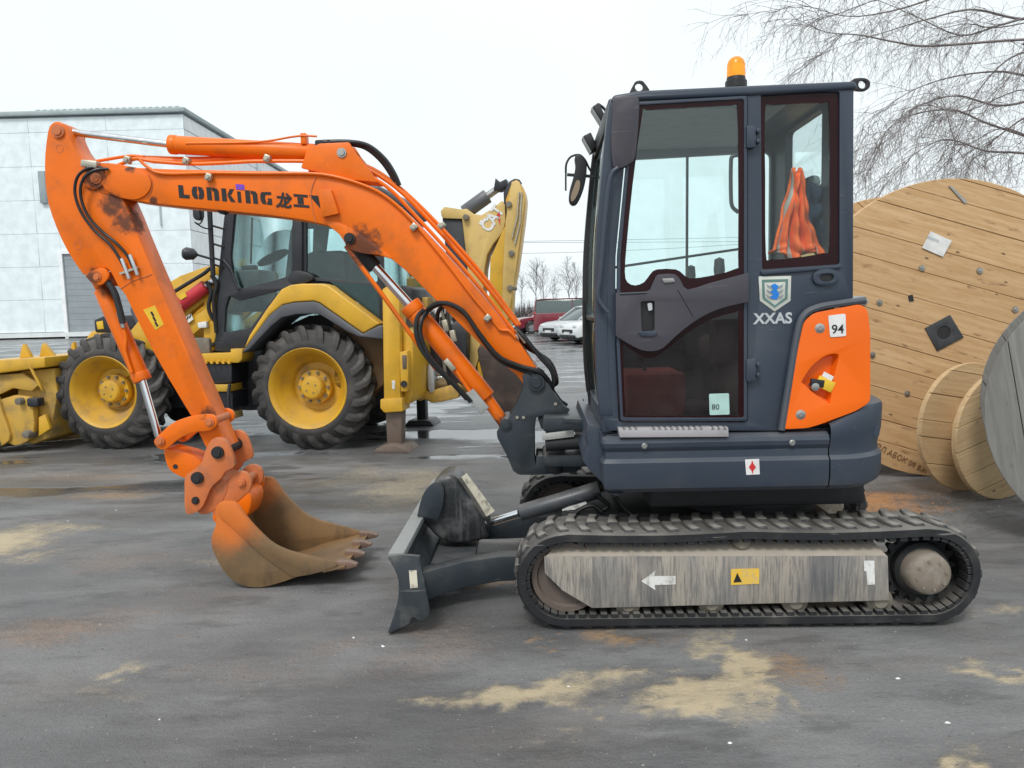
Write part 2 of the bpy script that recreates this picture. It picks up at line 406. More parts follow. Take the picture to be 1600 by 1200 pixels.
def make_lug(name, sgn):
    mb = MB(); h = .018
    base = [(-.030, -.068), (.022, -.068), (.040, .0), (.022+.024, .068), (-.014, .068), (-.006, 0.)]
    base = [(x, y*sgn) for x, y in base]; top = [(x*.72+.002, y*.94) for x, y in base]
    a = [mb.bm.verts.new((x, y, 0)) for x, y in base]; b = [mb.bm.verts.new((x, y, h)) for x, y in top]; n = len(a)
    mb.bm.faces.new(a[::-1]); mb.bm.faces.new(b)
    for i in range(n): mb.bm.faces.new((a[i], a[(i+1) % n], b[(i+1) % n], b[i]))
    return mb.build(name, mt['lug'], None, bevel=.003, seg=1)
lugA, lugB = make_lug('lug', 1), make_lug('lug', -1)
def track(dn, first):
    d0, d1 = dn, dn+.30; mb = MB(); rows = []; n = 150
    for i in range(n):
        p, q = belt(PER*i/n); inn = p-q*TH; o2 = p-q*.008
        rows.append([(o2.x, d0, o2.y), (p.x, d0+.012, p.y), (p.x, d1-.012, p.y), (o2.x, d1, o2.y), (inn.x, d1, inn.y), (inn.x, d0, inn.y)])
    rows.append(rows[0]); mb.quadstrip(rows, close=True)
    bmesh.ops.remove_doubles(mb.bm, verts=mb.bm.verts, dist=1e-5)
    t = mb.build('rubber_track', mt['rubber'], EX)
    # inner drive ribs, joined
    mb = MB()
    for i in range(NL*2):
        p, q = belt(PER*(i+.5)/(NL*2)); c = p-q*(TH+.009); tg = Vector((-q.y, q.x))
        R = Matrix(((tg.x, 0, q.x), (0, 1, 0), (tg.y, 0, q.y)))
        mb.box((c.x, (d0+.045), c.y), (.030, .075, .020), R); mb.box((c.x, (d1-.045), c.y), (.030, .075, .020), R)
    tag(mb.build('inner_rib', mt['rubber'], t), kind='stuff')
    for i in range(NL):
        for k, (pr, yy) in enumerate(((lugA, d0+.090), (lugB, d1-.082))):
            p, q = belt(PER*(i+.5*k)/NL); tg = Vector((-q.y, q.x)); p = p-q*.003
            R = Matrix(((tg.x, 0, q.x), (0, 1, 0), (tg.y, 0, q.y))).to_4x4(); R.translation = (p.x, yy, p.y)
            o = pr if first and i == 0 else copy(pr); o.parent = t; o.matrix_local = R
    # idler (left), sprocket (right), rollers
    cd_ = (d0+d1)/2
    for (cx, nm) in ((cxl+.01, 'front_idler'), (cxr, 'drive_sprocket')):
        mb = MB()
        if nm == 'front_idler':
            mb.lathe((cx, d0+.05, CZ), (0, 1, 0), [(.05, 0), (.05, .06), (.02, .07), (.02, .135), (0, .142), (0, .165), (.03, .175), (.17, .175), (.2, .16), (.2, 0)], 40)
            mb.build(nm, mt['idler'], EX)
        else:
            teeth = []
            for k in range(72):
                rr = .172 if (k % 4) in (0, 1) else .145; teeth.append((cx+rr*cos(2*pi*k/72), CZ+rr*sin(2*pi*k/72)))
            mb.prism(teeth, d0+.13, d0+.165)
            mb.lathe((cx, d0+.075, CZ), (0, 1, 0), [(0, 0), (0, .115), (.015, .128), (.06, .13), (.06, 0)], 32)
            o = mb.build(nm, mt['dark'], EX)
            mb = MB(); mb.lathe((cx-.005, d0-.012, CZ+.004), (0, 1, 0), [(0, 0), (.003, .05), (.008, .082), (.020, .094), (.045, .098), (.10, .104), (.10, 0)], 32)
            hb = mb.build('motor_hub', mt['hub'], o)
            mb = MB()
            for k in range(8): a = 2*pi*k/8+.2; mb.cyl((cx-.005+.066*cos(a), d0-.012, CZ+.004+.066*sin(a)), (cx-.005+.066*cos(a), d0+.003, CZ+.004+.066*sin(a)), .008, 6)
            tag(mb.build('hub_bolt', mt['hub'], o), kind='stuff')
    for k in range(4):
        x = cxl+.29+k*(LS-.50)/3
        mb = MB(); mb.lathe((x, d0+.03, CZ-RL+TH+.052), (0, 1, 0), [(0, 0), (.0, .030), (.012, .04), (.02, .06), (.08, .06), (.08, .04), (.16, .04), (.16, .06), (.22, .06), (.23, .03), (.23, 0)], 24)
        mb.build('track_roller', mt['mudm'], EX)
    cr = M.at(1163, 849, dn) if first else (M.at(1163, 849, DN))
    mb = MB(); mb.lathe((cr[0], d0+.03, cr[1]), (0, 1, 0), [(0, 0), (0, .036), (.01, .042), (.18, .042), (.18, 0)], 24); mb.build('carrier_roller', mt['mudm'], EX)
    # side frame plate with sloping top ledge
    pl = P([(850, 869), (1387, 868), (1389, 938), (925, 950), (878, 922), (851, 895)], DN+.02) if dn < 0 else P([(850, 869), (1387, 868), (1389, 938), (925, 950), (878, 922), (851, 895)], DN+.02)
    mb = MB(); dd = d0+.015 if dn < 0 else d1-.015; s = 1 if dn < 0 else -1
    mb.prism(pl, dd, dd+s*.03)
    lip = P([(852, 869), (1386, 868)], DN+.02); z2 = lip[0][1]+.055
    a0 = (lip[0][0], dd, lip[0][1]); a1 = (lip[1][0], dd, lip[1][1]); b1 = (lip[1][0]-.045, dd+s*.07, lip[1][1]+.058); b0 = (lip[0][0]+.06, dd+s*.07, lip[0][1]+.045)
    mb.build('track_frame_plate', mt['mud'], EX, bevel=.005)
    mb = MB(); v = [mb.bm.verts.new(p) for p in (a0, a1, b1, b0)]; w = [mb.bm.verts.new((p[0], p[1]+s*.03, p[2]-.02)) for p in (a0, a1, b1, b0)]
    mb.bm.faces.new(v); mb.bm.faces.new(w[::-1])
    for i in range(4): mb.bm.faces.new((v[i], v[(i+1) % 4], w[(i+1) % 4], w[i]))
    mb.build('frame_ledge', mt['mud2'], EX, bevel=.004)
    mb = MB(); mb.box(((cxl+cxr)/2, (d0+d1)/2+.02*s, CZ+.005), (LS-.35, .13, .15)); mb.build('track_beam', mt['mud2'], EX, bevel=.01)
mt['mudm'] = paint('muddy_steel', (.17, .15, .12), .8, (.30, .27, .22), .8, 12)
mt['mud2'] = paint('dusty_ledge', (.36, .31, .255), .85, (.22, .19, .16), .7, 8)
mt['idler'] = paint('rusty_idler', (.13, .10, .085), .6, (.20, .15, .12), .8, 6)
mt['hub'] = paint('dusty_hub', (.20, .165, .13), .7, (.36, .34, .31), .9, 14)
track(DN, True); track(-DN-.30, False)
yq = DN+.004+.008
# decals on the near track frame
def decal(name, pts, d, mat, parent=EX, th=.0015): return MB().prism(P(pts, d), d-th, d+.0005).build(name, mat, parent)
TF = DN+.0135
mt['wsmear'] = paint('scuffed_white_sticker', (.72, .72, .70), .6, (.30, .28, .25), 1.0, 30, streak=.95)
mt['ysmear'] = paint('scuffed_yellow_sticker', (.80, .50, .05), .6, (.40, .37, .30), .9, 30, streak=.45)
decal('arrow_sticker', [(1002, 908), (1024, 892), (1022, 900), (1056, 900), (1056, 913), (1023, 914), (1024, 922)], TF, mt['wsmear'])
decal('warning_sticker', [(1142, 889), (1186, 888), (1186, 912), (1142, 914)], TF, mt['ysmear'])
decal('warning_triangle', [(1146, 910), (1152, 895), (1159, 909)], TF-.002, mt['ink'])
decal('grease_sticker', [(1350, 876), (1366, 876), (1367, 913), (1355, 914), (1354, 893), (1350, 892)], TF, mt['wsmear'])
# ---- undercarriage centre and slew ring
mb = MB(); x0 = M.at(1000, 800, 0)[0]; x1 = M.at(1330, 800, 0)[0]; sx = (x0+x1)/2
mb.box(((cxl+cxr)/2, 0, .34), (1.1, .95, .14)); mb.box((cxl+.25, 0, .33), (.5, .5, .16)); mb.build('undercarriage_frame', mt['dark'], EX, bevel=.02)
mb = MB(); mb.cyl((sx, 0, .40), (sx, 0, .60), .36, 48); mb.cyl((sx, 0, .47), (sx, 0, .53), .40, 48); mb.build('slew_ring', mt['dark'], EX)
mb = MB(); q0 = M.at(1010, 800, -.35); q1 = M.at(1335, 800, -.35); mb.box(((q0[0]+q1[0])/2, 0, .555), (q1[0]-q0[0], .95, .11)); mb.build('turntable_underside', mt['dark'], EX, bevel=.02)
mt['cream'] = paint('scuffed_cream_sticker', (.66, .62, .50), .55, (.12, .11, .10), 1.0, 26)
# ---- dozer blade
side = P([(605, 869, 1), (630, 866), (656, 868, 1), (661, 895), (670, 944), (671, 958), (663, 967), (655, 968), (647, 963), (642, 966), (640, 974, 1), (606, 989, 1), (621, 942), (623, 907), (614, 883)], -.775)
mt['blade'] = paint('scuffed_blade_paint', (.030, .038, .046), .42, (.12, .12, .11), .8, 9, streak=.3, dust=.3)
mt['bladetop'] = paint('pale_blade_top', (.26, .28, .28), .5, (.14, .13, .11), .5, 9)  # paler than the blade plate, for the top bar
MB().prism(sm(side, 3), -.785, -.765).build('blade_side_plate', mt['blade'], EX, bevel=.003)
MB().prism([(p[0], p[1]) for p in sm(side, 3)], .765, .785).build('blade_side_plate', mt['blade'], EX, bevel=.003)
prof = [M.at(*p, -.765) for p in ((607, 869), (615, 884), (623, 908), (621, 943), (607, 989))]
prof = sm(prof, 4, False); mb = MB()
mb.prism(prof+[(x+.022, z) for x, z in prof[::-1]], -.764, .764); mb.build('blade_plate', mt['blade'], EX, bevel=.002)
a = M.at(606, 869, -.77); b = M.at(631, 867, -.77)
MB().prism([(a[0], a[1]-.012), (a[0], a[1]+.012), (b[0], b[1]+.010), (b[0]+.004, b[1]-.018)], -.765, .775).build('blade_top_bar', mt['bladetop'], EX, bevel=.004)
decal('blade_sticker', [(639, 891), (651, 891), (653, 918), (641, 919)], -.7865, mt['cream'])
# rear box stiffener of the blade and push arms (A shaped)
a = M.at(630, 870, -.6)
mb = MB(); bz = a[1]; bx = b[0]
mb.prism([(bx-.02, bz-.02), (bx+.06, bz-.14), (bx+.06, bz-.26), (bx-.03, bz-.26)], -.55, .55); mb.build('blade_stiffener', mt['slate2'], EX, bevel=.006)
for s in (-1, 1):
    mb = MB(); top0, top1 = .235, .245
    rows = []
    for (x, y, w, z0, z1) in ((bx+.02, s*.50, .05, .06, .21), (bx+.24, s*.40, .05, .10, .235), (bx+.42, s*.36, .05, .115, .245), (cxl+.22, s*.36, .05, .13, .25)):
        rows.append([(x, y-w, z0), (x, y+w, z0), (x, y+w, z1), (x, y-w, z1)])
    V = mb.quadstrip(rows, close=True); mb.bm.faces.new(V[0]); mb.bm.faces.new(V[-1][::-1])
    mb.build('push_arm', mt['slate2'], EX, bevel=.006)
MB().box((bx+.17, 0, .19), (.22, .72, .02)).build('arm_web_plate', mt['slate2'], EX, bevel=.004)
MB().box((cxl+.10, 0, .20), (.20, .72, .03)).build('arm_cross_plate', mt['slate2'], EX, bevel=.004)
for s in (-.16, .16):
    MB().prism(sm(P([(652, 806, 1), (660, 775), (672, 758), (686, 752), (694, 764), (692, 790), (684, 812, 1)], s), 3), s-.012, s+.012).build('cylinder_lug', mt['slate2'], EX, bevel=.003)
gd = sm(P([(662, 800), (668, 772), (686, 745), (704, 737), (716, 742), (724, 752), (752, 795), (764, 820), (762, 834), (742, 840), (712, 843), (688, 834), (672, 818)], -.05), 4)
mt['scuff'] = paint('scuffed_black_paint', (.016, .018, .020), .36, (.20, .20, .20), .75, 7, streak=.35)
MB().prism(gd, -.14, .14).build('cylinder_guard', mt['scuff'], EX, bevel=.03, seg=4)
a, b = M.p3(719, 752, -.13), M.p3(764, 812, -.13); mb = MB(); mb.bar(a+Vector((.004, .10, .006)), b+Vector((.004, .10, .006)), .055, .006, up=(0, 1, 0)); mb.build('guard_sticker', mt['cream'], EX)
a, b = M.p3(937, 765, -.12), M.p3(812, 802, -.12)
MB().cyl(a, b, .046, 28).build('blade_cylinder', paint('grey_cylinder', (.05, .055, .065), .4, (.1, .095, .09), .4, 8), EX, bevel=.004)
MB().cyl(b+(b-a).normalized()*.001, M.p3(770, 815, -.06), .024, 20).build('blade_cylinder_rod', mt['chrome'], EX)
a2, b2 = M.p3(915, 783, -.15), M.p3(880, 800, -.15); MB().bar(a2, b2, .030, .006).build('cylinder_sticker', mt['wsmear'], EX)
for k, pts in enumerate(([(930, 772), (950, 790), (930, 800), (890, 800)], [(940, 800), (925, 790), (905, 797), (890, 812)], [(960, 775), (975, 795), (990, 806)])):
    MB().tube(curve3(px3(pts, -.2-.04*k)), .012, 8).build('track_hose', mt['hose'], EX)
# ---- revolving frame: skirt swept round the machine, counterweight behind the seam
fx = M.at(940, 700, DN)[0]; rx = M.at(1367, 690, -.45)[0]; sx1 = M.at(1297, 700, DN)[0]
def z_(py): return M.at(1150, py, DN)[1]
prof = [(.10, z_(771)), (.045, z_(770)), (.012, z_(762)), (0, z_(748)), (0, z_(721)), (.016, z_(715)), (.018, z_(704)), (.004, z_(697)), (0, z_(690)), (.006, z_(684)), (.03, z_(679)), (.12, z_(676))]
def plan(xa, xb, n=10, r=.30):
    pts = [(xa, DN, 0, -1)]; k = int((xb-r-xa)/.06)
    for i in range(1, max(k, 1)): pts.append((xa+(xb-r-xa)*i/max(k, 1), DN, 0, -1))
    for i in range(n+1): a = -pi/2+pi/2*i/n; pts.append((xb-r+r*cos(a), DN+r+r*sin(a), cos(a), sin(a)))
    return pts
def sweep(pts, lift=None):
    mb = MB(); rows = []
    for (x, y, nx, ny) in pts:
        row = []
        for i, (o, z) in enumerate(prof):
            zz = z
            if lift and i >= 7: zz = z+lift(x, y)*(1 if i >= 8 else .35)
            row.append((x-nx*o, y-ny*o, zz))
        rows.append(row)
    mb.quadstrip(rows); return mb
front = [(fx+.30*sin(t)-.30*0, DN, 0, -1) for t in ()]
pl_ = plan(fx+.03, rx)
near = [p for p in pl_ if p[0] < sx1-.004 and p[3] < -.99]+[(sx1-.003, DN, 0, -1)]
corner = [(fx+.03-.12*sin(t)*.35, DN+.05-.05*cos(t) + .0, -sin(t), -cos(t)) for t in (pi/2, pi/3, pi/6)]
near = [(fx, DN+.50, -1, 0), (fx, DN+.03, -1, 0), (fx+.008, DN+.008, -.7, -.7)]+near
sweep(near).build('side_skirt', mt['slate'], EX, ang=22, solid=0)
zt = M.at(1363, 627, -.6)[1]-z_(684)
xa_, xb_ = M.at(1255, 668, DN)[0], M.at(1362, 640, DN)[0]
def lift(x, y):
    t = 1 if y > DN+.12 else max(0, min(1, (x-xa_)/(xb_-xa_))); return zt*t**1.3
rear = [(sx1+.003, DN, 0, -1)]+[p for p in pl_ if p[0] > sx1+.01]+[(rx, -.2, 1, 0), (rx, .2, 1, 0)]+[(x, -y, nx, -ny) for (x, y, nx, ny) in pl_[::-1] if x > sx1+.01]+[(fx+.5, -DN, 0, 1)]
sweep(rear, lift).build('counterweight', mt['slate'], EX, ang=30)
xs0, xs1 = fx+.02, rx-.14
MB().box(((xs0+xs1)/2, 0, (z_(771)+z_(676))/2-.005), (xs1-xs0, 1.34, z_(676)-z_(771)-.02)).build('deck_frame', mt['dark'], EX)
MB().prism([(xs0-.02, z_(679)-.03), (xs1+.06, z_(679)-.03), (xs1+.06, z_(676)), (xs0-.02, z_(676))], -.68, .68).build('deck_plate', mt['slate'], EX)
# front bulkhead with hinge lugs for the swing post
MB().prism(P([(916, 655), (940, 662), (962, 690), (962, 766), (950, 762), (938, 745), (920, 728), (908, 712), (916, 690), (913, 670)], -.5), -.64, .3).build('front_bulkhead', mt['slate'], EX, bevel=.008)
for (ya, yb) in ((650, 672), (708, 726)):
    MB().prism(rpoly(P([(848, ya), (960, ya-2), (960, yb), (848, yb)], -.05), .02), -.11, .21).build('hinge_lug', mt['slate2'], EX, bevel=.006)
MB().cyl(M.p3(868, 645, .05), M.p3(868, 735, .05), .055, 24).build('swing_pin', mt['dark'], EX)
MB().cyl(M.p3(852, 694, -.12), M.p3(905, 690, -.12), .040, 20).build('swing_cylinder', mt['dark'], EX)
MB().bar(M.p3(847, 683, -.15), M.p3(897, 677, -.15), .034, .03).build('swing_rod_cover', plain('pale_cover', (.40, .40, .38), .5), EX, bevel=.004)
MB().bar(M.p3(880, 657, -.2), M.p3(965, 660, -.2), .03, .04).build('frame_rail', mt['slate2'], EX, bevel=.004)
for (x, y) in ((1007, 697), (1238, 692)):
    p = M.p3(x, y, DN); MB().lathe((p.x, DN-.006, p.z), (0, 1, 0), [(0, 0), (0, .010), (.004, .014), (.03, .014)], 16).build('skirt_bolt', mt['steel'], EX)
st = decal('lifting_sticker', [(1164, 718), (1186, 717), (1187, 741), (1166, 742)], DN-.001, mt['white'])
decal('lifting_symbol', [(1170, 730), (1174, 724), (1175, 719), (1177, 724), (1181, 730), (1177, 735), (1176, 741), (1174, 735)], DN-.003, mt['red'], st)
# serrated step at the door
stp = P([(966, 669), (1137, 667), (1138, 682), (968, 683)], DN)
MB().prism(stp, DN-.012, DN+.07).build('door_step', paint('step_aluminium', (.40, .38, .40), .5, (.2, .19, .18), .5, 10), EX, bevel=.003)
for k in range(18):
    if k in (3, 4, 14): continue
    x = 972+k*9.2; o = MB().prism(P([(x, 671), (x+3, 665.5), (x+6, 671)], DN), DN-.012, DN+.07).build('step_tooth', mt['white2'] if 'white2' in mt else mt['steel'], EX)
# ---- engine hood with key recess
hood = rpoly(P([(1223, 671), (1240, 575), (1256, 503), (1272, 489), (1344, 475), (1356, 484), (1360, 520), (1360, 628), (1338, 642), (1282, 663), (1262, 669)], -.745), .02, 3)
rec = sm(P([(1252, 597, 1), (1268, 573), (1290, 556), (1308, 553), (1310, 562), (1303, 590), (1297, 632, 1), (1275, 617)], -.745), 3)
MB().plate(hood, [rec], -.745, -.715).build('hood_panel', mt['orange_hood'], EX, bevel=.012, seg=3)
rec2 = sm(P([(1262, 593, 1), (1273, 578), (1291, 566), (1302, 562), (1304, 568), (1298, 588), (1294, 614, 1), (1278, 606)], -.745), 3)
mb = MB(); n = len(rec)
mb.quadstrip([[(p[0], -.735, p[1]) for p in rec], [((p[0]+q[0])/2, -.70, (p[1]+q[1])/2) for p, q in zip(rec, rec2)], [(q[0], -.675, q[1]) for q in rec2]], close=True)
mb.bm.faces.new([mb.bm.verts.new((q[0], -.675, q[1])) for q in rec2]); mb.build('handle_recess', mt['orange_hood'], EX)
p = M.p3(1268, 603, -.70)
MB().cyl((p.x, -.752, p.z), (p.x, -.69, p.z), .018, 20).build('hood_lock', mt['steel'], EX, bevel=.002)
MB().bar(M.p3(1266, 597, -.74), M.p3(1287, 600, -.74), .035, .02).build('lock_cover', mt['black'], EX, bevel=.004)
MB().bar(M.p3(1277, 594, -.745), M.p3(1302, 606, -.745), .048, .004).build('key_tag', mt['yell'], EX, bevel=.001)
MB().bar(M.p3(1286, 584, -.74), M.p3(1301, 592, -.74), .022, .004).build('key_label', mt['white'], EX)
for (x, y) in ((1281, 513), (1251, 648)):
    p = M.p3(x, y, -.745); MB().lathe((p.x, -.752, p.z), (0, 1, 0), [(0, 0), (0, .009), (.003, .011), (.006, .022), (.02, .022)], 16).build('hood_bolt', mt['steel'], EX)
st = MB().prism(rpoly(P([(1294, 493), (1321, 490), (1322, 525), (1297, 527)], -.747), .008), -.7485, -.746).build('noise_sticker', mt['white'], EX)
text_mesh('94', .055, mt['ink'], 'noise_number', st, M.p3(1299, 521, -.7495), ext=.0004, off=.0006)
hb = P([(1230, 668), (1262, 505), (1278, 494), (1340, 482), (1352, 500), (1352, 660)], -.7)
MB().prism(hb, -.70, .70).build('engine_cover', mt['orange_hood'], EX, bevel=.03, seg=3)
MB().tube(curve3(px3([(1221, 672), (1231, 610), (1246, 520), (1257, 492), (1280, 480), (1315, 474), (1352, 469)], -.735)), .016, 8).build('hood_seal', paint('seal_grey', (.07, .08, .10), .5, (.1, .1, .1), .3, 5), EX)
MB().prism(P([(1312, 474), (1318, 466), (1345, 462), (1356, 470), (1350, 478)], -.7), -.72, .6).build('hood_hinge', mt['steel'], EX, bevel=.004)
mt['seat'] = plain('seat_fabric', (.05, .052, .055), .85)
mt['teal'] = plain('console_plastic', (.03, .055, .06), .5)
mt['inred'] = plain('red_reflection_tone', (.28, .07, .06), .6)  # tone of the reddish reflection in the lower door glass
mt['vest'] = plain('orange_vest_cloth', (.95, .15, .02), .7); mt['vestgrey'] = plain('reflective_stripe', (.50, .50, .46), .5)
mt['jacket'] = plain('dark_jacket_cloth', (.018, .035, .07), .85)
mt['liner'] = plain('pale_headliner', (.34, .40, .39), .8)
# ---- cab
CN, CF = -.72, .26
front_px = [(957, 156), (951, 200), (945, 262), (939, 330), (935, 400), (934, 500), (936, 590), (942, 650)]
frl = sm(P(front_px, CN), 3, False)
outer = frl[::-1]+P([(1000, 147), (1170, 140), (1334, 133), (1333, 472), (1300, 477), (1268, 484), (1250, 512), (1236, 590), (1222, 673), (950, 673)], CN)
door_open = rpoly(P([(985, 159), (1168, 149), (1168, 660), (967, 660), (961, 540), (962, 400)], CN), .015)
win_open = rpoly(P([(1189, 144), (1312, 143), (1312, 413), (1191, 421)], CN), .01)
MB().plate(outer, [door_open, win_open], CN, CN+.045).build('cab_side_frame', mt['slate'], EX, bevel=.004)
# far side of the cab: same outline, big window
farwin = rpoly([(-.56, 2.30), (.33, 2.32), (.33, 1.52), (-.60, 1.52)], .04, 4)
MB().plate(outer, [farwin], CF-.045, CF).build('cab_side_frame', mt['slate'], EX, bevel=.004)
fg = MB().plate(farwin, [], CF-.026, CF-.022).build('side_window', mt['glass'], EX)
MB().bar(M.p3(1074, 205, CF-.03), M.p3(1073, 462, CF-.03), .012, .02).build('window_divider', mt['black'], fg)
MB().bar(M.p3(960, 418, CF-.03), M.p3(1190, 384, CF-.03), .014, .012, up=(0, 1, 0)).build('window_seal', mt['black'], fg)
# roof
roof = P([(952, 162), (958, 149), (1000, 142), (1170, 134), (1336, 127), (1340, 140), (1170, 150), (985, 158)], CN)
MB().prism(roof, CN-.012, CF+.012).build('cab_roof', mt['slate'], EX, bevel=.014, seg=3)
# rear wall with window
RXW = M.at(1328, 300, CN)[0]
def yz(y, px_y, px=1250): return (y, M.at(px, px_y, 0)[1])
zb, ztp = M.at(1330, 480, CN)[1], M.at(1330, 140, CN)[1]
wz0, wz1 = 1.66, 2.375
mb = MB().plate([(CN+.045, zb), (CF-.045, zb), (CF-.045, ztp), (CN+.045, ztp)], [rrect(-.50, wz0, .03, wz1, .03)], 0, .04)
for v in mb.bm.verts: x, y, z = v.co; v.co = (RXW-.045+y, x, z)
mb.build('cab_rear_wall', mt['door'], EX)
mb = MB().plate(rrect(-.50, wz0, .03, wz1, .03), [], 0, .004)
for v in mb.bm.verts: x, y, z = v.co; v.co = (RXW-.02+y, x, z)
mb.build('rear_window', mt['glass'], EX)
# windscreen between the two sides, split by a cross bar, with pillar trim
def screen(i0, i1, inset=.0): return [[(frl[i][0]+inset, y, frl[i][1]) for y in (CN+.03, CF-.03)] for i in range(i0, i1+1)]
nf = len(frl); mid = 15
for (a, b) in ((1, mid), (mid, nf-1)):
    mb = MB(); mb.quadstrip(screen(a, b, .012)); mb.build('windscreen', mt['glass'], EX, solid=.004)
for y0, y1 in ((CN-.004, CN+.05), (CF-.05, CF+.004)):
    mb = MB(); rows = []
    for (x, z) in frl: rows.append([(x-.012, y0, z), (x-.012, y1, z), (x+.045, y1, z), (x+.045, y0, z)])
    V = mb.quadstrip(rows, close=True); mb.bm.faces.new(V[0]); mb.bm.faces.new(V[-1][::-1]); mb.build('windscreen_pillar', mt['black'] if y0 > 0 else mt['slate'], EX, bevel=.006)
x, z = frl[mid]; MB().box((x+.01, (CN+CF)/2, z), (.03, CF-CN-.08, .022)).build('windscreen_bar', mt['slate2'], EX, bevel=.004)
x, z = frl[-1]; MB().box((x+.02, (CN+CF)/2, z-.03), (.05, CF-CN-.02, .10)).build('cab_front_sill', mt['slate'], EX, bevel=.01)
x, z = frl[0]; MB().box((x+.015, (CN+CF)/2, z-.03), (.06, CF-CN-.06, .09)).build('cab_front_header', mt['black'], EX, bevel=.01)
MB().tube(curve3(px3([(912, 470), (916, 560), (922, 628), (936, 646)], CF-.2)), .008, 6).build('washer_hose', mt['hose'], EX)
# dark cover over the top of the near pillar
MB().prism(sm(P([(958, 152, 1), (996, 150, 1), (999, 160), (997, 200), (992, 245), (984, 256), (966, 264), (958, 258), (955, 220), (957, 180)], CN-.03), 3), CN-.035, CN+.02).build('pillar_cover', mt['door'], EX, bevel=.008)
# grab rail on the front pillar
MB().tube(curve3(px3([(966, 262), (956, 272), (950, 300), (944, 360), (938, 430), (934, 458), (937, 472), (949, 488)], CN-.045)), .011, 10).build('grab_rail', mt['slate'], EX)
# ---- door
dy = CN-.016
do = rpoly(P([(987, 161), (1166, 151), (1166, 657), (969, 657), (963, 540), (964, 400)], CN), .012)
di = rpoly(P([(991, 166), (1161, 156), (1161, 652), (973, 652), (968, 540), (969, 400)], CN), .012)
DR = MB().plate(do, [di], dy, dy+.030).build('cab_door', mt['slate'], EX, bevel=.003)
up_o = P([(991, 166), (1161, 156), (1161, 440), (1070, 462), (969, 464), (969, 400)], CN)
up_i = sm(P([(1003, 180), (1012, 173), (1080, 169), (1142, 166), (1151, 172), (1153, 250), (1153, 400), (1149, 420), (1110, 431), (1078, 435), (1066, 428), (1055, 421), (1026, 421), (1016, 428), (1006, 441), (992, 446), (980, 441), (976, 425), (979, 380), (988, 290)], CN), 2)
MB().plate(up_o, [up_i], dy+.006, dy+.014).build('glass_border', mt['frit'], DR)
MB().plate(up_i, [], dy+.008, dy+.012).build('door_window', mt['glass'], DR)
lo_o = P([(968, 515), (1161, 465), (1161, 652), (973, 652)], CN)
lo_i = sm(P([(973, 546), (979, 542), (1004, 557), (1022, 558), (1045, 543), (1075, 519), (1110, 499), (1148, 488), (1153, 492), (1153, 570), (1153, 642), (1147, 649), (1060, 650), (984, 649), (977, 643)], CN), 2)
MB().plate(lo_o, [lo_i], dy+.006, dy+.014).build('glass_border', mt['frit'], DR)
MB().plate(lo_i, [], dy+.008, dy+.012).build('door_window', mt['glassd'], DR)
band = P([(961, 458, 1), (1008, 456), (1016, 448), (1024, 432), (1032, 429), (1052, 429), (1062, 440), (1072, 453), (1110, 442), (1166, 427, 1), (1166, 472, 1), (1136, 478), (1105, 489), (1078, 505), (1052, 526), (1034, 543), (1018, 548), (1000, 546), (978, 535), (961, 524, 1)], CN)
band = sm(band, 2)
slot = rpoly(P([(999, 471), (1021, 470), (1021, 517), (1001, 518)], CN), .01)
bd = MB().plate(band, [slot], dy-.022, dy+.02).build('door_moulding', mt['door'], DR, bevel=.007, seg=3)
MB().prism(slot, dy+.004, dy+.012).build('handle_pocket', mt['black'], DR)
MB().prism(rpoly(P([(1010, 474), (1017, 473), (1018, 484), (1012, 486)], CN), .005), dy-.014, dy+.01).build('door_handle', mt['silver'], DR)
MB().prism(rpoly(P([(1032, 436), (1050, 435), (1052, 441), (1035, 443)], CN), .005), dy-.028, dy-.02).build('lock_plate', mt['steel'], DR, bevel=.001)
MB().tube(px3([(968, 459), (1010, 457)], dy-.024), .004, 6).build('moulding_edge', mt['slate'], DR)
MB().tube(px3([(1059, 453), (1083, 495)], dy-.0225), .0018, 4).build('moulding_seam', mt['black'], DR)
MB().prism(rpoly(P([(994, 518), (1024, 516), (1024, 522), (1016, 525), (1000, 524)], CN), .006), dy-.030, dy-.02).build('moulding_ledge', mt['slate'], DR, bevel=.003)
for y in (215, 577):
    h = MB().prism(rpoly(P([(1164, y-16), (1178, y-17), (1178, y+17), (1164, y+18)], CN), .005), dy-.014, dy+.012).build('door_hinge', mt['slate'], DR, bevel=.003)
    for k in (-8, 8):
        p = M.p3(1182, y+k, CN); MB().cyl((p.x, dy-.022, p.z), (p.x, CN+.01, p.z), .010, 8).build('hinge_bolt', mt['slate'], DR, bevel=.002)
dst = MB().prism(rpoly(P([(1107, 615), (1138, 614), (1139, 647), (1108, 648)], CN), .006), dy+.0040, dy+.0065).build('door_sticker', plain('pale_teal_sticker', (.42, .62, .58), .5), DR)
text_mesh('80', .035, mt['ink'], 'sticker_number', DR, M.p3(1112, 640, dy+.003), ext=.0004)
MB().tube(curve3(px3([(1154, 242), (1144, 245), (1142, 258), (1142, 300), (1144, 322), (1154, 332)], CN+.06)), .009, 8).build('inner_grab_handle', mt['black'], DR)
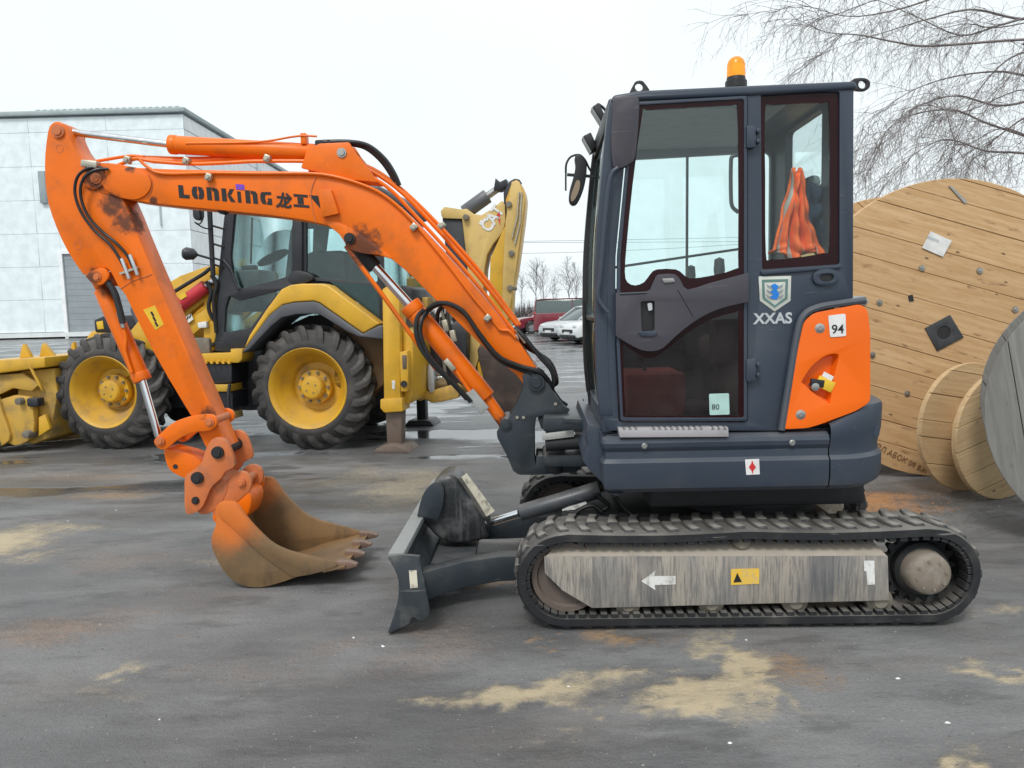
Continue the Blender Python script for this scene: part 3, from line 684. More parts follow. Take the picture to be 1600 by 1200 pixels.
# ---- fixed rear side window
wi = sm(P([(1197, 172), (1210, 163), (1285, 160), (1297, 168), (1298, 280), (1298, 385), (1288, 395), (1240, 403), (1206, 405), (1198, 395), (1197, 280)], CN), 3)
MB().plate(win_open, [wi], CN+.012, CN+.02).build('glass_border', mt['frit'], EX)
MB().plate(wi, [], CN+.014, CN+.018).build('quarter_window', mt['glassq'], EX)
MB().prism(P([(1188, 424), (1313, 414), (1314, 419), (1190, 430)], CN), CN-.012, CN+.01).build('window_sill', mt['slate'], EX, bevel=.003)
o1 = P([(1270, 428), (1282, 421), (1300, 421), (1308, 428), (1308, 438), (1298, 445), (1280, 446), (1270, 440)], CN)
o2 = P([(1279, 431), (1285, 428), (1297, 428), (1301, 432), (1300, 437), (1295, 440), (1284, 440), (1280, 437)], CN)
MB().plate(sm(o1, 2), [sm(o2, 2)], CN-.014, CN+.005).build('grab_ring', mt['slate'], EX, bevel=.004)
MB().prism(sm(o2, 2), CN-.004, CN+.006).build('ring_pocket', mt['black'], EX)
# emblem and lettering
eb = P([(1185, 432), (1236, 431), (1235, 470), (1210, 487), (1187, 470)], CN)
e2 = P([(1190, 437), (1231, 436), (1230, 467), (1210, 481), (1191, 467)], CN); e3 = P([(1194, 441), (1227, 440), (1226, 465), (1210, 477), (1195, 465)], CN)
em = MB().prism(eb, CN-.003, CN).build('shield_emblem', plain('ivory_shield', (.60, .62, .56), .45), EX, bevel=.0008)
MB().plate(e2, [e3], CN-.0045, CN-.003).build('shield_line', plain('shield_green', (.12, .22, .20), .5), em)
for k, y in enumerate((444, 452, 460)):
    MB().prism(P([(1197, y), (1203, y+3), (1210, y-1), (1216, y+3), (1224, y), (1221, y+6), (1213, y+8), (1205, y+8), (1199, y+5)], CN), CN-.0045-.0003*k, CN-.003).build('shield_figure', mt['silver'] if k == 9 else plain('shield_grey', (.30, .33, .34), .5), em)
MB().prism(P([(1204, 446), (1210, 443), (1216, 447), (1213, 453), (1217, 460), (1213, 468), (1206, 467), (1203, 464), (1208, 460), (1203, 456), (1208, 452)], CN), CN-.0065, CN-.0045).build('shield_figure', mt['blue'], em)
text_mesh('XXAS', .066, mt['silver'], 'dealer_lettering', EX, M.p3(1178, 506, CN-.002), ext=.0006, off=.0022, sx=1.0)
# roof furniture
p = M.p3(1150, 131, -.3)
bc = MB().lathe((p.x, p.y, p.z-.02), (0, 0, 1), [(0, .052), (.03, .052), (.035, .046), (.05, .044)], 28).build('beacon', mt['black'], EX)
MB().lathe((p.x, p.y, p.z+.028), (0, 0, 1), [(0, .042), (.01, .044), (.062, .043), (.082, .036), (.095, .022), (.10, 0)], 28).build('beacon_lens', mt['amber'], bc)
for (pts, hc) in (([(984, 150), (990, 132), (994, 128), (1000, 127), (1006, 130), (1014, 146)], (998, 137)), ([(1326, 140), (1330, 126), (1340, 123), (1352, 124), (1358, 130), (1356, 139), (1348, 143), (1336, 142)], (1346, 133))):
    c = M.at(hc[0], hc[1], -.6); MB().plate(sm(P(pts, -.6), 3), [circ(c[0], c[1], .018, 16)], -.612, -.594).build('lifting_eye', mt['black'], EX, bevel=.003)
for (pts) in ([(924, 171), (934, 164), (948, 192), (941, 198)], [(910, 216), (922, 210), (932, 232), (923, 240)]):
    wlp = P(pts, .1); mb = MB().prism(wlp, .04, .16); mb.build('work_light', mt['black'], EX, bevel=.006)
    c = sum((Vector(q) for q in wlp), Vector((0, 0)))/4
    MB().bar((c.x+.01, .10, c.y), (frl[2][0]+.03, .10, c.y-.01), .03, .03).build('light_bracket', mt['black'], EX)
    e0, e1 = Vector(wlp[0]), Vector(wlp[3]); nrm = Vector((-(e1-e0).y, (e1-e0).x)).normalized()*-.003
    MB().prism([tuple(e0+nrm), tuple(e1+nrm), tuple(e1), tuple(e0)], .05, .15).build('light_lens', mt['glassy'] if 'glassy' in mt else mt['silver'], EX)
MB().tube(curve3(px3([(935, 163), (944, 170), (950, 182), (952, 200), (946, 214), (950, 232)], .12)), .008, 6).build('light_cable', mt['hose'], EX)
# mirror
mo = sm(P([(898, 246), (908, 244), (915, 254), (916, 272), (911, 298), (902, 318), (894, 321), (889, 314), (890, 298), (895, 280), (899, 262)], .1), 3)
mr = MB().prism(mo, .06, .13).build('mirror', mt['black'], EX, bevel=.012, seg=3)
MB().prism(sm(P([(901, 282), (906, 284), (905, 296), (899, 310), (893, 315), (892, 306), (896, 294)], .06), 3), .055, .062).build('mirror_face', plain('mirror_glass', (.30, .22, .15), .1, .6), mr)
MB().tube(curve3(px3([(884, 270), (885, 256), (892, 245), (905, 242), (914, 250), (920, 262), (930, 278)], .1)), .006, 8).build('mirror_bracket', mt['black'], mr)
MB().tube(px3([(884, 266), (884, 298)], .1), .005, 6).build('mirror_stem', mt['black'], mr)
MB().bar(M.p3(886, 273, .1), M.p3(930, 276, .1), .014, .02).build('mirror_arm', mt['black'], mr)
# interior
fz = z_(676)+.02
MB().box(((frl[-1][0]+RXW)/2, (CN+CF)/2, fz), (RXW-frl[-1][0]-.1, CF-CN-.1, .03)).build('cab_floor', mt['dark'], EX)
seatx = M.at(1250, 300, -.25)[0]
se = MB().box((seatx-.22, -.24, fz+.33), (.48, .46, .13)).build('seat', mt['seat'], EX, bevel=.04, seg=3)
mb = MB(); mb.prism(rpoly([(seatx-.06, fz+.36), (seatx+.10, fz+.36), (seatx+.15, fz+.70), (seatx+.05, fz+.72)], .04), -.40, -.0); mb.build('backrest', mt['seat'], se, bevel=.04, seg=3)
hz = M.p3(1262, 275, -.24)
mb = MB(); mb.prism(rpoly([(hz.x-.02, hz.z-.14), (hz.x+.05, hz.z-.14), (hz.x+.06, hz.z-.0), (hz.x-.01, hz.z+.0)], .03), -.26, -.08); mb.build('headrest', mt['seat'], se, bevel=.03, seg=3)
MB().box((seatx-.22, -.24, fz+.14), (.34, .36, .24)).build('seat_base', mt['black'], se, bevel=.02)
for s in (-.56, .10):
    MB().box((seatx-.30, s, fz+.42), (.42, .13, .30)).build('side_console', mt['teal'], EX, bevel=.03)
    mb = MB(); mb.tube([(seatx-.45, s, fz+.55), (seatx-.47, s, fz+.68)], .014, 8); mb.lathe((seatx-.47, s, fz+.66), (0, 0, 1), [(0, .018), (.05, .026), (.10, .022), (.11, 0)], 14); mb.build('joystick', mt['black'], EX)
xf = frl[-1][0]
MB().box((xf+.28, -.28, fz+.12), (.30, .36, .22)).build('red_reflection_box', mt['inred'], EX, bevel=.03)  # added red box standing in for the reddish reflection in the lower glass
for s in (-.33, -.15): MB().tube([(xf+.3, s, fz), (xf+.22, s, fz+.34), (xf+.2, s, fz+.52)], .010, 8).build('travel_lever', mt['black'], EX)
mb = MB(); mb.box((xf+.13, .08, fz+.55), (.07, .12, .20)); mb.build('display_screen', mt['black'], EX, bevel=.01)
MB().box((xf+.45, (CN+CF)/2, ztp-.035), (.75, CF-CN-.12, .02)).build('headliner', mt['liner'], EX)
MB().box((seatx+.10, -.24, fz+.20), (.12, .85, .50)).build('rear_console', mt['dark'], EX, bevel=.02)
# high-visibility vest and dark jacket hung over the seat: soft folded cloth
def cloth(name, pxpts, d0, mats, label, cat, nfold=7, amp=.035, th=.012, alt=()):
    """hanging folded cloth between a left and a right edge (top to bottom); alt = columns of the second material"""
    mb = MB(); L, R = pxpts; rows = []; n = 26
    Lc, Rc = curve3([M.p3(x, y, d0) for x, y in L], 6), curve3([M.p3(x, y, d0) for x, y in R], 6)
    for k, (a, b) in enumerate(zip(Lc, Rc)):
        row = []
        for i in range(n+1):
            t = i/n; p = a.lerp(b, t); w = sin(t*nfold*pi+.7*sin(k*.3))*amp*(.4+.6*k/len(Lc))
            row.append(Vector((p.x+.012*noise.noise(Vector((t*3, k*.2, 4))), p.y+w+.03*noise.noise(Vector((t*5, k*.3, 1))), p.z+.014*sin(t*9+k*.3))))
        rows.append(row)
    mb.quadstrip(rows); o = mb.build(name, mats[0], None, solid=th, ang=80)
    for m_ in mats[1:]: o.data.materials.append(m_)
    for f in o.data.polygons:
        if (f.index % n) in alt: f.material_index = 1
    M.place(o); tag(o, label, cat); return o
cloth('safety_vest', ([(1237, 268), (1232, 305), (1217, 350), (1206, 386), (1203, 400)], [(1252, 266), (1258, 305), (1266, 345), (1282, 384), (1288, 399)]), -.60, [mt['vest'], mt['vestgrey']], 'crumpled orange high-visibility vest with grey stripes behind the rear side window of the orange excavator', 'vest', 7, .035, alt=(2, 3, 8, 9, 10, 16, 17, 22, 23))
cloth('work_jacket', ([(1262, 288), (1262, 320), (1266, 350), (1276, 385)], [(1294, 290), (1298, 320), (1298, 355), (1298, 392)]), -.50, [mt['jacket']], 'dark blue jacket hung beside the orange vest inside the excavator cab', 'jacket', 3, .03)
mt['tooth'] = paint('polished_tooth_steel', (.24, .15, .11), .45, (.10, .06, .05), .7, 12, metal=.3)
pre_d = set(bpy.data.objects)
def P2(pts, d): return M2.poly(pts, d)
def px3b(pts, d): return [M2.p3(p[0], p[1], (p[2] if len(p) > 2 else d)) for p in pts]
# =================================================================== swing post, boom, arm, bucket
def nb(pts, d): return P2(pts, d)
post = [(816, 586), (818, 606), (808, 630), (796, 652), (776, 674), (777, 684), (792, 712), (802, 736), (811, 742), (838, 742), (900, 738), (912, 728), (904, 716), (852, 713), (838, 713), (837, 728), (835, 714), (834, 690), (836, 668), (838, 652), (850, 649), (886, 647), (891, 640), (880, 633), (862, 608), (850, 584), (838, 578)]
for (da, db) in ((-.085, -.05), (.15, .185)):
    MB().prism(rpoly(P2(post, -.085), .008, 2), da, db).build('swing_post_plate', mt['slate2'], EX, bevel=.004)
MB().prism(P2([(812, 640), (836, 640), (836, 738), (808, 738), (785, 680)], 0), -.05, .15).build('swing_post_core', mt['slate2'], EX, bevel=.004)
MB().prism(P2([(840, 651), (905, 649), (905, 664), (846, 668)], 0), -.06, .16).build('swing_post_lug', mt['slate2'], EX, bevel=.006)
MB().prism(P2([(840, 712), (905, 710), (905, 726), (846, 730)], 0), -.06, .16).build('swing_post_lug', mt['slate2'], EX, bevel=.006)
for (x, y) in ((808, 652), (818, 652), (868, 631)):
    p = M2.p3(x, y, -.085); MB().cyl((p.x, -.094, p.z), (p.x, -.08, p.z), .009, 8).build('grease_nipple', mt['zinc'], EX)
def pin(px, py, d0, d1, r, mat, name='pivot_pin', cap=True):
    x, z = M2.at(px, py, d0); mb = MB(); mb.lathe((x, d0, z), (0, 1, 0), [(0, 0), (0, r*.62), (.008, r*.7), (.0081, r), (.02, r*1.02), (d1-d0, r*1.02), (d1-d0, 0)], 24); return mb.build(name, mat, EX)
pin(838, 598, -.115, .215, .045, mt['slate2'])
pin(790, 664, -.105, .20, .032, mt['slate2'])
# boom
bt = [(138, 292), (127, 282), (126, 270), (134, 258), (150, 254), (185, 256), (215, 262), (300, 265), (400, 267), (480, 268), (519, 272), (560, 284), (600, 303), (640, 337), (690, 390), (729, 434), (757, 466), (800, 520), (826, 556), (846, 590), (846, 604), (832, 612), (818, 600), (807, 586), (763, 549), (727, 515), (681, 469), (640, 428), (600, 396), (570, 375), (545, 362), (510, 352), (470, 343), (410, 335), (330, 327), (260, 320), (205, 313), (160, 302)]
bx_ = sm(P2(bt, -.04), 2)
bo = MB().prism(bx_, -.04, .14).build('boom', mt['orange'], EX, bevel=.006)
# doubler plate at the nose
MB().prism(sm(P2([(160, 290), (166, 268), (190, 262), (215, 266), (232, 276), (236, 290), (228, 304), (210, 312), (180, 306)], -.05), 3), -.052, -.04).build('nose_doubler', mt['orange'], bo, bevel=.004)
# boom bracket, cylinder ears under the elbow
MB().prism(rpoly(P2([(498, 298), (518, 296), (530, 334), (504, 340)], -.06), .006), -.075, -.04).build('lamp_bracket', mt['orange'], bo, bevel=.004)
for d in ((-.045, -.02), (.12, .145)):
    MB().prism(sm(P2([(505, 345), (540, 352), (600, 392), (612, 404), (590, 398), (568, 396), (545, 388), (530, 366)], -.045), 3), *d).build('cylinder_ear', mt['orange'], bo, bevel=.004)
for d in ((-.03, -.0), (.10, .13)):
    MB().prism(P2([(470, 262), (480, 232), (500, 224), (545, 222), (555, 238), (575, 262), (590, 285), (540, 280)], -.03), *d).build('cylinder_ear', mt['orange'], bo, bevel=.004)
pin(545, 372, -.07, .17, .03, mt['dark']); pin(533, 238, -.045, .145, .026, mt['steel'])
MB().lathe(M2.p3(350, 330, .02)+Vector((0, -.04, 0)), (0, 1, 0), [(0, 0), (0, .02), (.06, .02), (.06, 0)], 12).build('boom_drain_plug', mt['dark'], bo)
for w_ in ([(494, 276), (486, 300), (488, 325), (494, 348)], [(232, 272), (238, 285), (236, 300), (228, 310)]):
    MB().tube(curve3(px3b(w_, -.041), 3), .0035, 6).build('weld_bead', mt['orange_worn'], bo)
MB().tube(curve3(px3b([(188, 452), (205, 440), (228, 432), (238, 428)], -.036), 3), .003, 6).build('weld_bead', mt['orange_worn'], EX)
# steel pipes
def pipe(pts, d, r, name='hydraulic_pipe', mat='orange', par=None, n=8): return MB().tube(curve3(px3b(pts, d), 4), r, n).build(name, mt[mat], par or EX)
pipe([(218, 250), (232, 262), (255, 271), (330, 270), (400, 271), (480, 271), (519, 275), (562, 287), (600, 305), (640, 340), (690, 400), (740, 465), (772, 503), (782, 515), (795, 517), (806, 528)], -.052, .0085, par=bo)
pipe([(185, 258), (212, 248), (240, 252), (300, 256), (360, 254), (400, 252), (480, 252), (530, 257), (575, 274), (612, 298), (650, 338), (700, 392), (760, 462), (806, 522)], -.01, .0105, par=bo)
pipe([(220, 248), (300, 252), (400, 247), (470, 243), (519, 244), (569, 262), (619, 293), (672, 346), (744, 427), (808, 508)], .06, .0115, par=bo)
pipe([(225, 246), (300, 248), (400, 244), (500, 243), (569, 258), (619, 289), (676, 342), (748, 422), (812, 508)], .10, .0115, par=bo)
pipe([(150, 252), (200, 244), (225, 245)], .03, .009, par=bo)
for (x, y, d) in ((327, 277, -.055), (647, 355, -.055), (762, 497, -.055), (292, 252, -.02), (418, 248, -.02), (690, 352, -.01), (200, 250, -.02)):
    p = M2.p3(x, y, d); cl = MB().box((p.x, p.y, p.z), (.035, .04, .04), Matrix.Rotation(radians(20 if x < 500 else 45), 3, 'Y')).build('pipe_clamp', mt['zinc'], bo, bevel=.006)
    MB().cyl((p.x, p.y-.032, p.z), (p.x, p.y-.01, p.z), .012, 6).build('clamp_bolt', mt['zinc'], bo)
# arm cylinder on the boom
def cylr(a, b, r, name, mat, n=28, bev=.006): return MB().cyl(a, b, r, n).build(name, mt[mat], EX, bevel=bev)
a, b = M2.p3(269, 226, .05), M2.p3(505, 240, .05); cylr(a, b, .050, 'arm_cylinder', 'orange')
cylr(a-(b-a).normalized()*.012, a+(b-a).normalized()*.03, .053, 'cylinder_gland', 'orange')
MB().cyl(M2.p3(100, 205, .05), a, .020, 24).build('arm_cylinder_rod', mt['chrome'], EX)
MB().cyl(b, M2.p3(540, 241, .05), .036, 20).build('cylinder_clevis', mt['orange'], EX, bevel=.006)
pipe([(290, 224), (400, 222), (455, 214), (475, 212), (495, 213)], -.0, .006, 'cylinder_pipe')
MB().box(M2.p3(476, 218, .03), (.03, .06, .06)).build('pipe_bracket', mt['orange'], EX, bevel=.004)
MB().box(M2.p3(508, 228, .04), (.09, .10, .05)).build('hose_block', mt['dark'], EX, bevel=.01)
# boom cylinder under the boom
a, b = M2.p3(645, 482, .05), M2.p3(760, 622, .05); u = (b-a).normalized()
cylr(a, b, .057, 'boom_cylinder', 'orange'); cylr(a-u*.03, a+u*.03, .062, 'cylinder_gland', 'orange')
MB().cyl(M2.p3(553, 380, .05), a, .027, 24).build('boom_cylinder_rod', mt['chrome'], EX)
MB().cyl(M2.p3(548, 374, .05), M2.p3(586, 418, .05), .042, 18).build('rod_boot', mt['dark'], EX, bevel=.005)
MB().cyl(b, M2.p3(787, 660, .05), .036, 20, .034).build('cylinder_clevis', mt['orange'], EX)
MB().tube(px3b([(540, 384), (600, 464), (640, 520), (682, 578)], -.03), .014, 4).build('rod_guard', mt['orange'], EX, bevel=.003)
pipe([(700, 560), (740, 620), (756, 636)], -.02, .010, 'cylinder_pipe')
MB().bar(M2.p3(733, 612, -.03), M2.p3(758, 642, -.03), .06, .02).build('cylinder_bracket', paint('pale_bracket', (.36, .37, .36), .5, (.15, .13, .1), .5, 12), EX, bevel=.004)
MB().bar(M2.p3(696, 562, -.03), M2.p3(710, 578, -.03), .03, .02).build('pipe_clip', mt['zinc'], EX, bevel=.003)
# hoses
def hose(pts, r=.013, name='hydraulic_hose'): return MB().tube(curve3([M2.p3(*p) for p in pts], 6), r, 8).build(name, mt['hose'], EX)
hose([(665, 492, .0), (672, 480, -.05), (692, 473, -.07), (722, 485, -.08), (748, 520, -.085), (778, 556, -.09), (812, 572, -.09), (845, 582, -.1), (862, 605, -.06), (862, 630, 0)])
hose([(668, 486, .03), (680, 478, -.02), (700, 474, -.05), (728, 492, -.06), (752, 528, -.065), (780, 562, -.07), (812, 577, -.07), (842, 590, -.08), (856, 612, -.04), (858, 634, 0.03)])
hose([(662, 484, -.02), (652, 496, -.05), (650, 520, -.06), (660, 548, -.06), (682, 575, -.06), (705, 597, -.05), (730, 624, -.04)])
hose([(668, 486, -.02), (659, 500, -.06), (657, 522, -.07), (668, 552, -.07), (690, 580, -.06), (712, 602, -.05), (736, 628, -.04)])
hose([(694, 474, .08), (684, 490, .1), (686, 515, .12), (705, 545, .14), (725, 580, .16), (740, 600, .18)])
hose([(505, 222, .0), (545, 222, .02), (575, 228, .04), (600, 248, .05), (615, 270, .06), (624, 290, .07)], .014)
hose([(510, 224, .04), (548, 226, .06), (572, 232, .08), (594, 250, .09), (610, 272, .1), (616, 286, .1)], .011)
for k in range(5):
    dd = -.05+.05*k
    hose([(806+k, 512+k*2, dd*.6), (822, 530+k*3, dd), (842+k*4, 556+k*2, dd), (862+k*2, 580+k*4, dd), (864-k, 604, dd), (850-2*k, 622, dd*.8), (848, 640, dd*.6)], .012)
p0, p1 = M2.p3(806, 514, -.03), M2.p3(822, 535, -.03); MB().cyl(p0, p1, .014, 8).build('hose_fitting', mt['zinc'], EX)
hose([(160, 262, -.05), (140, 262, -.07), (122, 275, -.075), (117, 300, -.07), (126, 330, -.065), (146, 358, -.06), (172, 382, -.06), (188, 406, -.06), (197, 424, -.06)], .0085)
hose([(170, 264, -.06), (148, 266, -.085), (130, 280, -.09), (126, 306, -.08), (138, 338, -.07), (160, 362, -.065), (182, 380, -.065), (198, 398, -.06), (208, 418, -.06)], .0085)
MB().box(M2.p3(142, 257, -.05), (.09, .05, .04), Matrix.Rotation(radians(8), 3, 'Y')).build('hose_cap', mt['zinc'], EX, bevel=.008)
for (x, y) in ((190, 404), (203, 398)):
    MB().cyl(M2.p3(x, y, -.062), M2.p3(x+12, y+32, -.062), .0095, 10).build('hose_fitting', mt['silver'], EX, bevel=.001)
MB().bar(M2.p3(188, 428, -.05), M2.p3(216, 418, -.05), .012, .02).build('fitting_bracket', mt['zinc'], EX)
# arm
at_ = [(74, 208, 1), (77, 197), (86, 190), (97, 192), (103, 203), (115, 230), (130, 248), (148, 262), (170, 280), (192, 312), (212, 360), (235, 415), (280, 520), (325, 625), (350, 686), (356, 700), (350, 712), (338, 714), (326, 706), (312, 680), (297, 648), (262, 590), (225, 522), (196, 462), (184, 447), (172, 424), (160, 418), (144, 422), (133, 430), (124, 421), (105, 392), (88, 356), (75, 318), (70, 280), (70, 240)]
am = MB().prism(sm(P2(at_, -.035), 2), -.035, .135).build('arm', mt['orange'], EX, bevel=.006)
MB().lathe(M2.p3(148, 278, -.035)+Vector((0, -.02, 0)), (0, 1, 0), [(0, 0), (0, .03), (.004, .034), (.0041, .062), (.012, .066), (.21, .066), (.21, 0)], 28).build('arm_boss', mt['orange'], am)
pin(148, 278, -.065, .165, .03, mt['orange_worn']); pin(88, 204, -.055, .155, .036, mt['orange_worn'])
MB().lathe(M2.p3(100, 206, .05)+Vector((0, -.03, 0)), (0, 1, 0), [(0, 0), (0, .04), (.06, .04), (.06, 0)], 20).build('rod_eye', mt['steel'], EX)
for (x, y) in ((93, 232), (122, 384)):
    q = M2.at(x, y, -.035); MB().plate(circ(q[0], q[1], .022, 20), [circ(q[0], q[1], .019, 20)], -.0365, -.034).build('weld_ring', mt['orange_worn'], am)
ds = [(224, 484), (242, 477), (256, 507), (243, 516)]
dk = MB().prism(P2(ds, -.036), -.037, -.0345).build('arm_sticker', mt['yell'], am)
for k in range(3):
    MB().bar(M2.p3(236+k*3.2, 487+k*8, -.0375), M2.p3(240+k*3.2, 494+k*8, -.0375), .012, .0008).build('sticker_mark', mt['ink'], am)
for d in ((-.05, -.03), (.13, .15)): MB().prism(sm(P2([(133, 430), (140, 424), (160, 418), (170, 430), (160, 444), (146, 444)], -.05), 3), *d).build('cylinder_ear', mt['orange'], am, bevel=.003)
pin(150, 433, -.065, .165, .022, mt['orange_worn'])
# bucket cylinder
a, b = M2.p3(160, 452, .05), M2.p3(222, 592, .05); u = (b-a).normalized()
cylr(a, b, .048, 'bucket_cylinder', 'orange'); cylr(b-u*.04, b+u*.012, .052, 'cylinder_gland', 'orange')
MB().cyl(M2.p3(150, 433, .05), a, .034, 18).build('cylinder_clevis', mt['orange'], EX, bevel=.004)
MB().cyl(b, M2.p3(248, 682, .05), .021, 24).build('bucket_cylinder_rod', mt['chrome'], EX)
MB().tube(curve3([M2.p3(*q) for q in ((162, 432, -.02), (178, 455, -.03), (186, 480, -.03), (192, 505, -.03))], 5), .018, 8).build('cylinder_hose', mt['dark'], EX)
MB().cyl(M2.p3(185, 488, -.02), M2.p3(193, 512, -.02), .013, 10).build('hose_fitting', mt['steel'], EX)
pipe([(193, 512), (197, 530), (196, 550), (206, 582)], -.012, .011, 'cylinder_pipe')
# links
for d in ((-.085, -.055), (.155, .185)):
    MB().prism(sm(P2([(240, 690), (250, 678), (268, 662), (292, 652), (322, 647), (336, 652), (338, 664), (326, 673), (300, 676), (276, 688), (262, 700), (250, 702)], -.085), 3), *d).build('rocker_link', mt['orange'], EX, bevel=.004)
pin(248, 690, -.105, .205, .026, mt['orange_worn']); pin(326, 660, -.10, .20, .026, mt['orange_worn'])
mb = MB().prism(sm(P2([(256, 702), (272, 704), (300, 712), (322, 730), (318, 760), (300, 752), (276, 742), (262, 730)], -.03), 3), -.03, .13); mb.build('bucket_link', mt['orange'], EX, bevel=.006)
q = M2.at(274, 729, -.031); MB().lathe((q[0], -.033, q[1]), (0, 1, 0), [(0, 0), (0, .014), (.004, .014), (.004, 0)], 16).build('link_hole', mt['dark'], EX)
cp = [(328, 690), (338, 684), (350, 687), (358, 697), (367, 727), (352, 737), (345, 748), (330, 762), (322, 780), (313, 796), (296, 804), (289, 797), (288, 770), (289, 745), (300, 736), (314, 724), (320, 706)]
for d in ((-.10, -.07), (.17, .20)):
    MB().prism(sm(P2(cp, -.10), 3), *d).build('coupler_plate', mt['orange_worn'], EX, bevel=.004)
pin(338, 708, -.125, .225, .034, mt['dark']); pin(306, 748, -.125, .225, .034, mt['dark']); pin(304, 783, -.115, .215, .022, mt['dark'])
MB().prism(sm(P2([(330, 745), (352, 742), (362, 760), (346, 790), (322, 800), (314, 786)], 0), 3), -.06, .16).build('coupler_body', mt['orange_worn'], EX, bevel=.008)
# bucket
BN, BF = -.25, .35
lipn = [(339, 790), (346, 784), (358, 783), (371, 787), (390, 813), (422, 845), (446, 858), (469, 865), (513, 876)]
backn = [(530, 885), (498, 893), (466, 901), (436, 911), (406, 918), (377, 914), (356, 900), (341, 878), (331, 854), (331, 838), (337, 820), (336, 800)]
shell = sm(P2(backn[::-1], BN), 4, False); mb = MB(); inner = []
cc = Vector(M2.at(420, 860, BN))
mb.prism(shell+[tuple(Vector(p).lerp(cc, .05)) for p in shell[::-1]], BN+.014, BF-.014); BK = mb.build('bucket', mt['bucket'], EX, ang=50)
sp = sm(P2(lipn+backn, BN), 3)
for d in ((BN, BN+.014), (BF-.014, BF)): MB().prism(sp, *d).build('bucket_side', mt['bucket'], BK, bevel=.002)
sc = sm(P2([(341, 796), (346, 784), (358, 783), (371, 787), (390, 813), (422, 845), (446, 858), (469, 865), (516, 878), (524, 886), (466, 900), (444, 890), (410, 866), (380, 838), (358, 818), (344, 806)], BN), 3)
for d in ((BN-.014, BN-.001), (BF+.001, BF+.014)): MB().prism(sc, *d).build('side_cutter', mt['bucket'], BK, bevel=.003)

l0, l1 = M2.at(505, 893, BN), M2.at(540, 886, BN)
MB().prism([(l0[0], l0[1]-.004), (l1[0], l1[1]-.002), (l1[0], l1[1]+.012), (l0[0], l0[1]+.016)], BN-.012, BF+.012).build('cutting_lip', mt['bucket'], BK, bevel=.003)
for k in range(4):
    yy = BN+.03+k*(BF-BN-.06)/3; t = MB(); x0_, z0_ = l1[0]-.05, l1[1]+.004
    r0_ = [(x0_, yy-.028, z0_-.022), (x0_, yy+.028, z0_-.022), (x0_, yy+.028, z0_+.028), (x0_, yy-.028, z0_+.028)]
    r1_ = [(x0_+.06, yy-.026, z0_-.018), (x0_+.06, yy+.026, z0_-.018), (x0_+.06, yy+.026, z0_+.024), (x0_+.06, yy-.026, z0_+.024)]
    r2_ = [(x0_+.110, yy-.020, z0_-.006), (x0_+.110, yy+.020, z0_-.006), (x0_+.110, yy+.020, z0_+.006), (x0_+.110, yy-.020, z0_+.006)]
    V = t.quadstrip([r0_, r1_, r2_], close=True); t.bm.faces.new(V[0]); t.bm.faces.new(V[-1][::-1]); t.build('bucket_tooth', mt['tooth'], BK, bevel=.003)
ear = [(332, 800), (330, 780), (342, 766), (356, 752), (362, 742), (374, 736), (387, 740), (393, 752), (390, 766), (380, 776), (366, 788), (350, 800), (345, 812)]
for d in ((-.055, -.03), (.13, .155)):
    MB().prism(sm(P2(ear, -.055), 3), *d).build('bucket_ear', mt['orange_worn'], BK, bevel=.004)
MB().prism(sm(P2([(398, 735), (408, 738), (412, 752), (408, 764), (400, 772), (392, 770), (392, 745)], .2), 3), .2, .225).build('bucket_ear', mt['orange'], BK, bevel=.004)
pin(375, 755, -.08, .18, .024, mt['orange_worn'])
MB().prism(sm(P2([(340, 790), (360, 783), (385, 762), (398, 776), (388, 806), (362, 810), (340, 812)], -.0), 3), -.05, .15).build('bucket_hinge_box', mt['orange'], BK, bevel=.006)
# ---- lettering on the boom (slanted bold capitals with a stencil cut), measured along the boom
o0 = M2.p3(280, 309, -.0425); oe = M2.p3(498, 326, -.0425); ux = (oe-o0).normalized(); uy = Vector((0, 1, 0)).cross(ux)*-1
if uy.z < 0: uy = -uy
H_ = (M2.p3(300, 291, -.0425)-M2.p3(300, 311, -.0425)).length
def letter(name, strokes, x, w, mat='ink', par=None):
    mb = MB()
    for s_ in strokes:
        pts = []
        for (a_, b_) in s_:
            q = o0+ux*(x+(a_*w)-b_*H_*.14)+uy*(b_*H_); pts.append(q)
        v = [mb.bm.verts.new(q) for q in pts]; w2 = [mb.bm.verts.new(q+Vector((0, .0035, 0))) for q in pts]; n_ = len(v)
        mb.bm.faces.new(v); mb.bm.faces.new(w2[::-1])
        for i in range(n_): mb.bm.faces.new((v[i], w2[i], w2[(i+1) % n_], v[(i+1) % n_]))
    return mb.build(name, mt[mat], par or bo)
L_ = (M2.p3(428, 318, -.0425)-M2.p3(280, 309, -.0425)).length; cw = L_/7.0
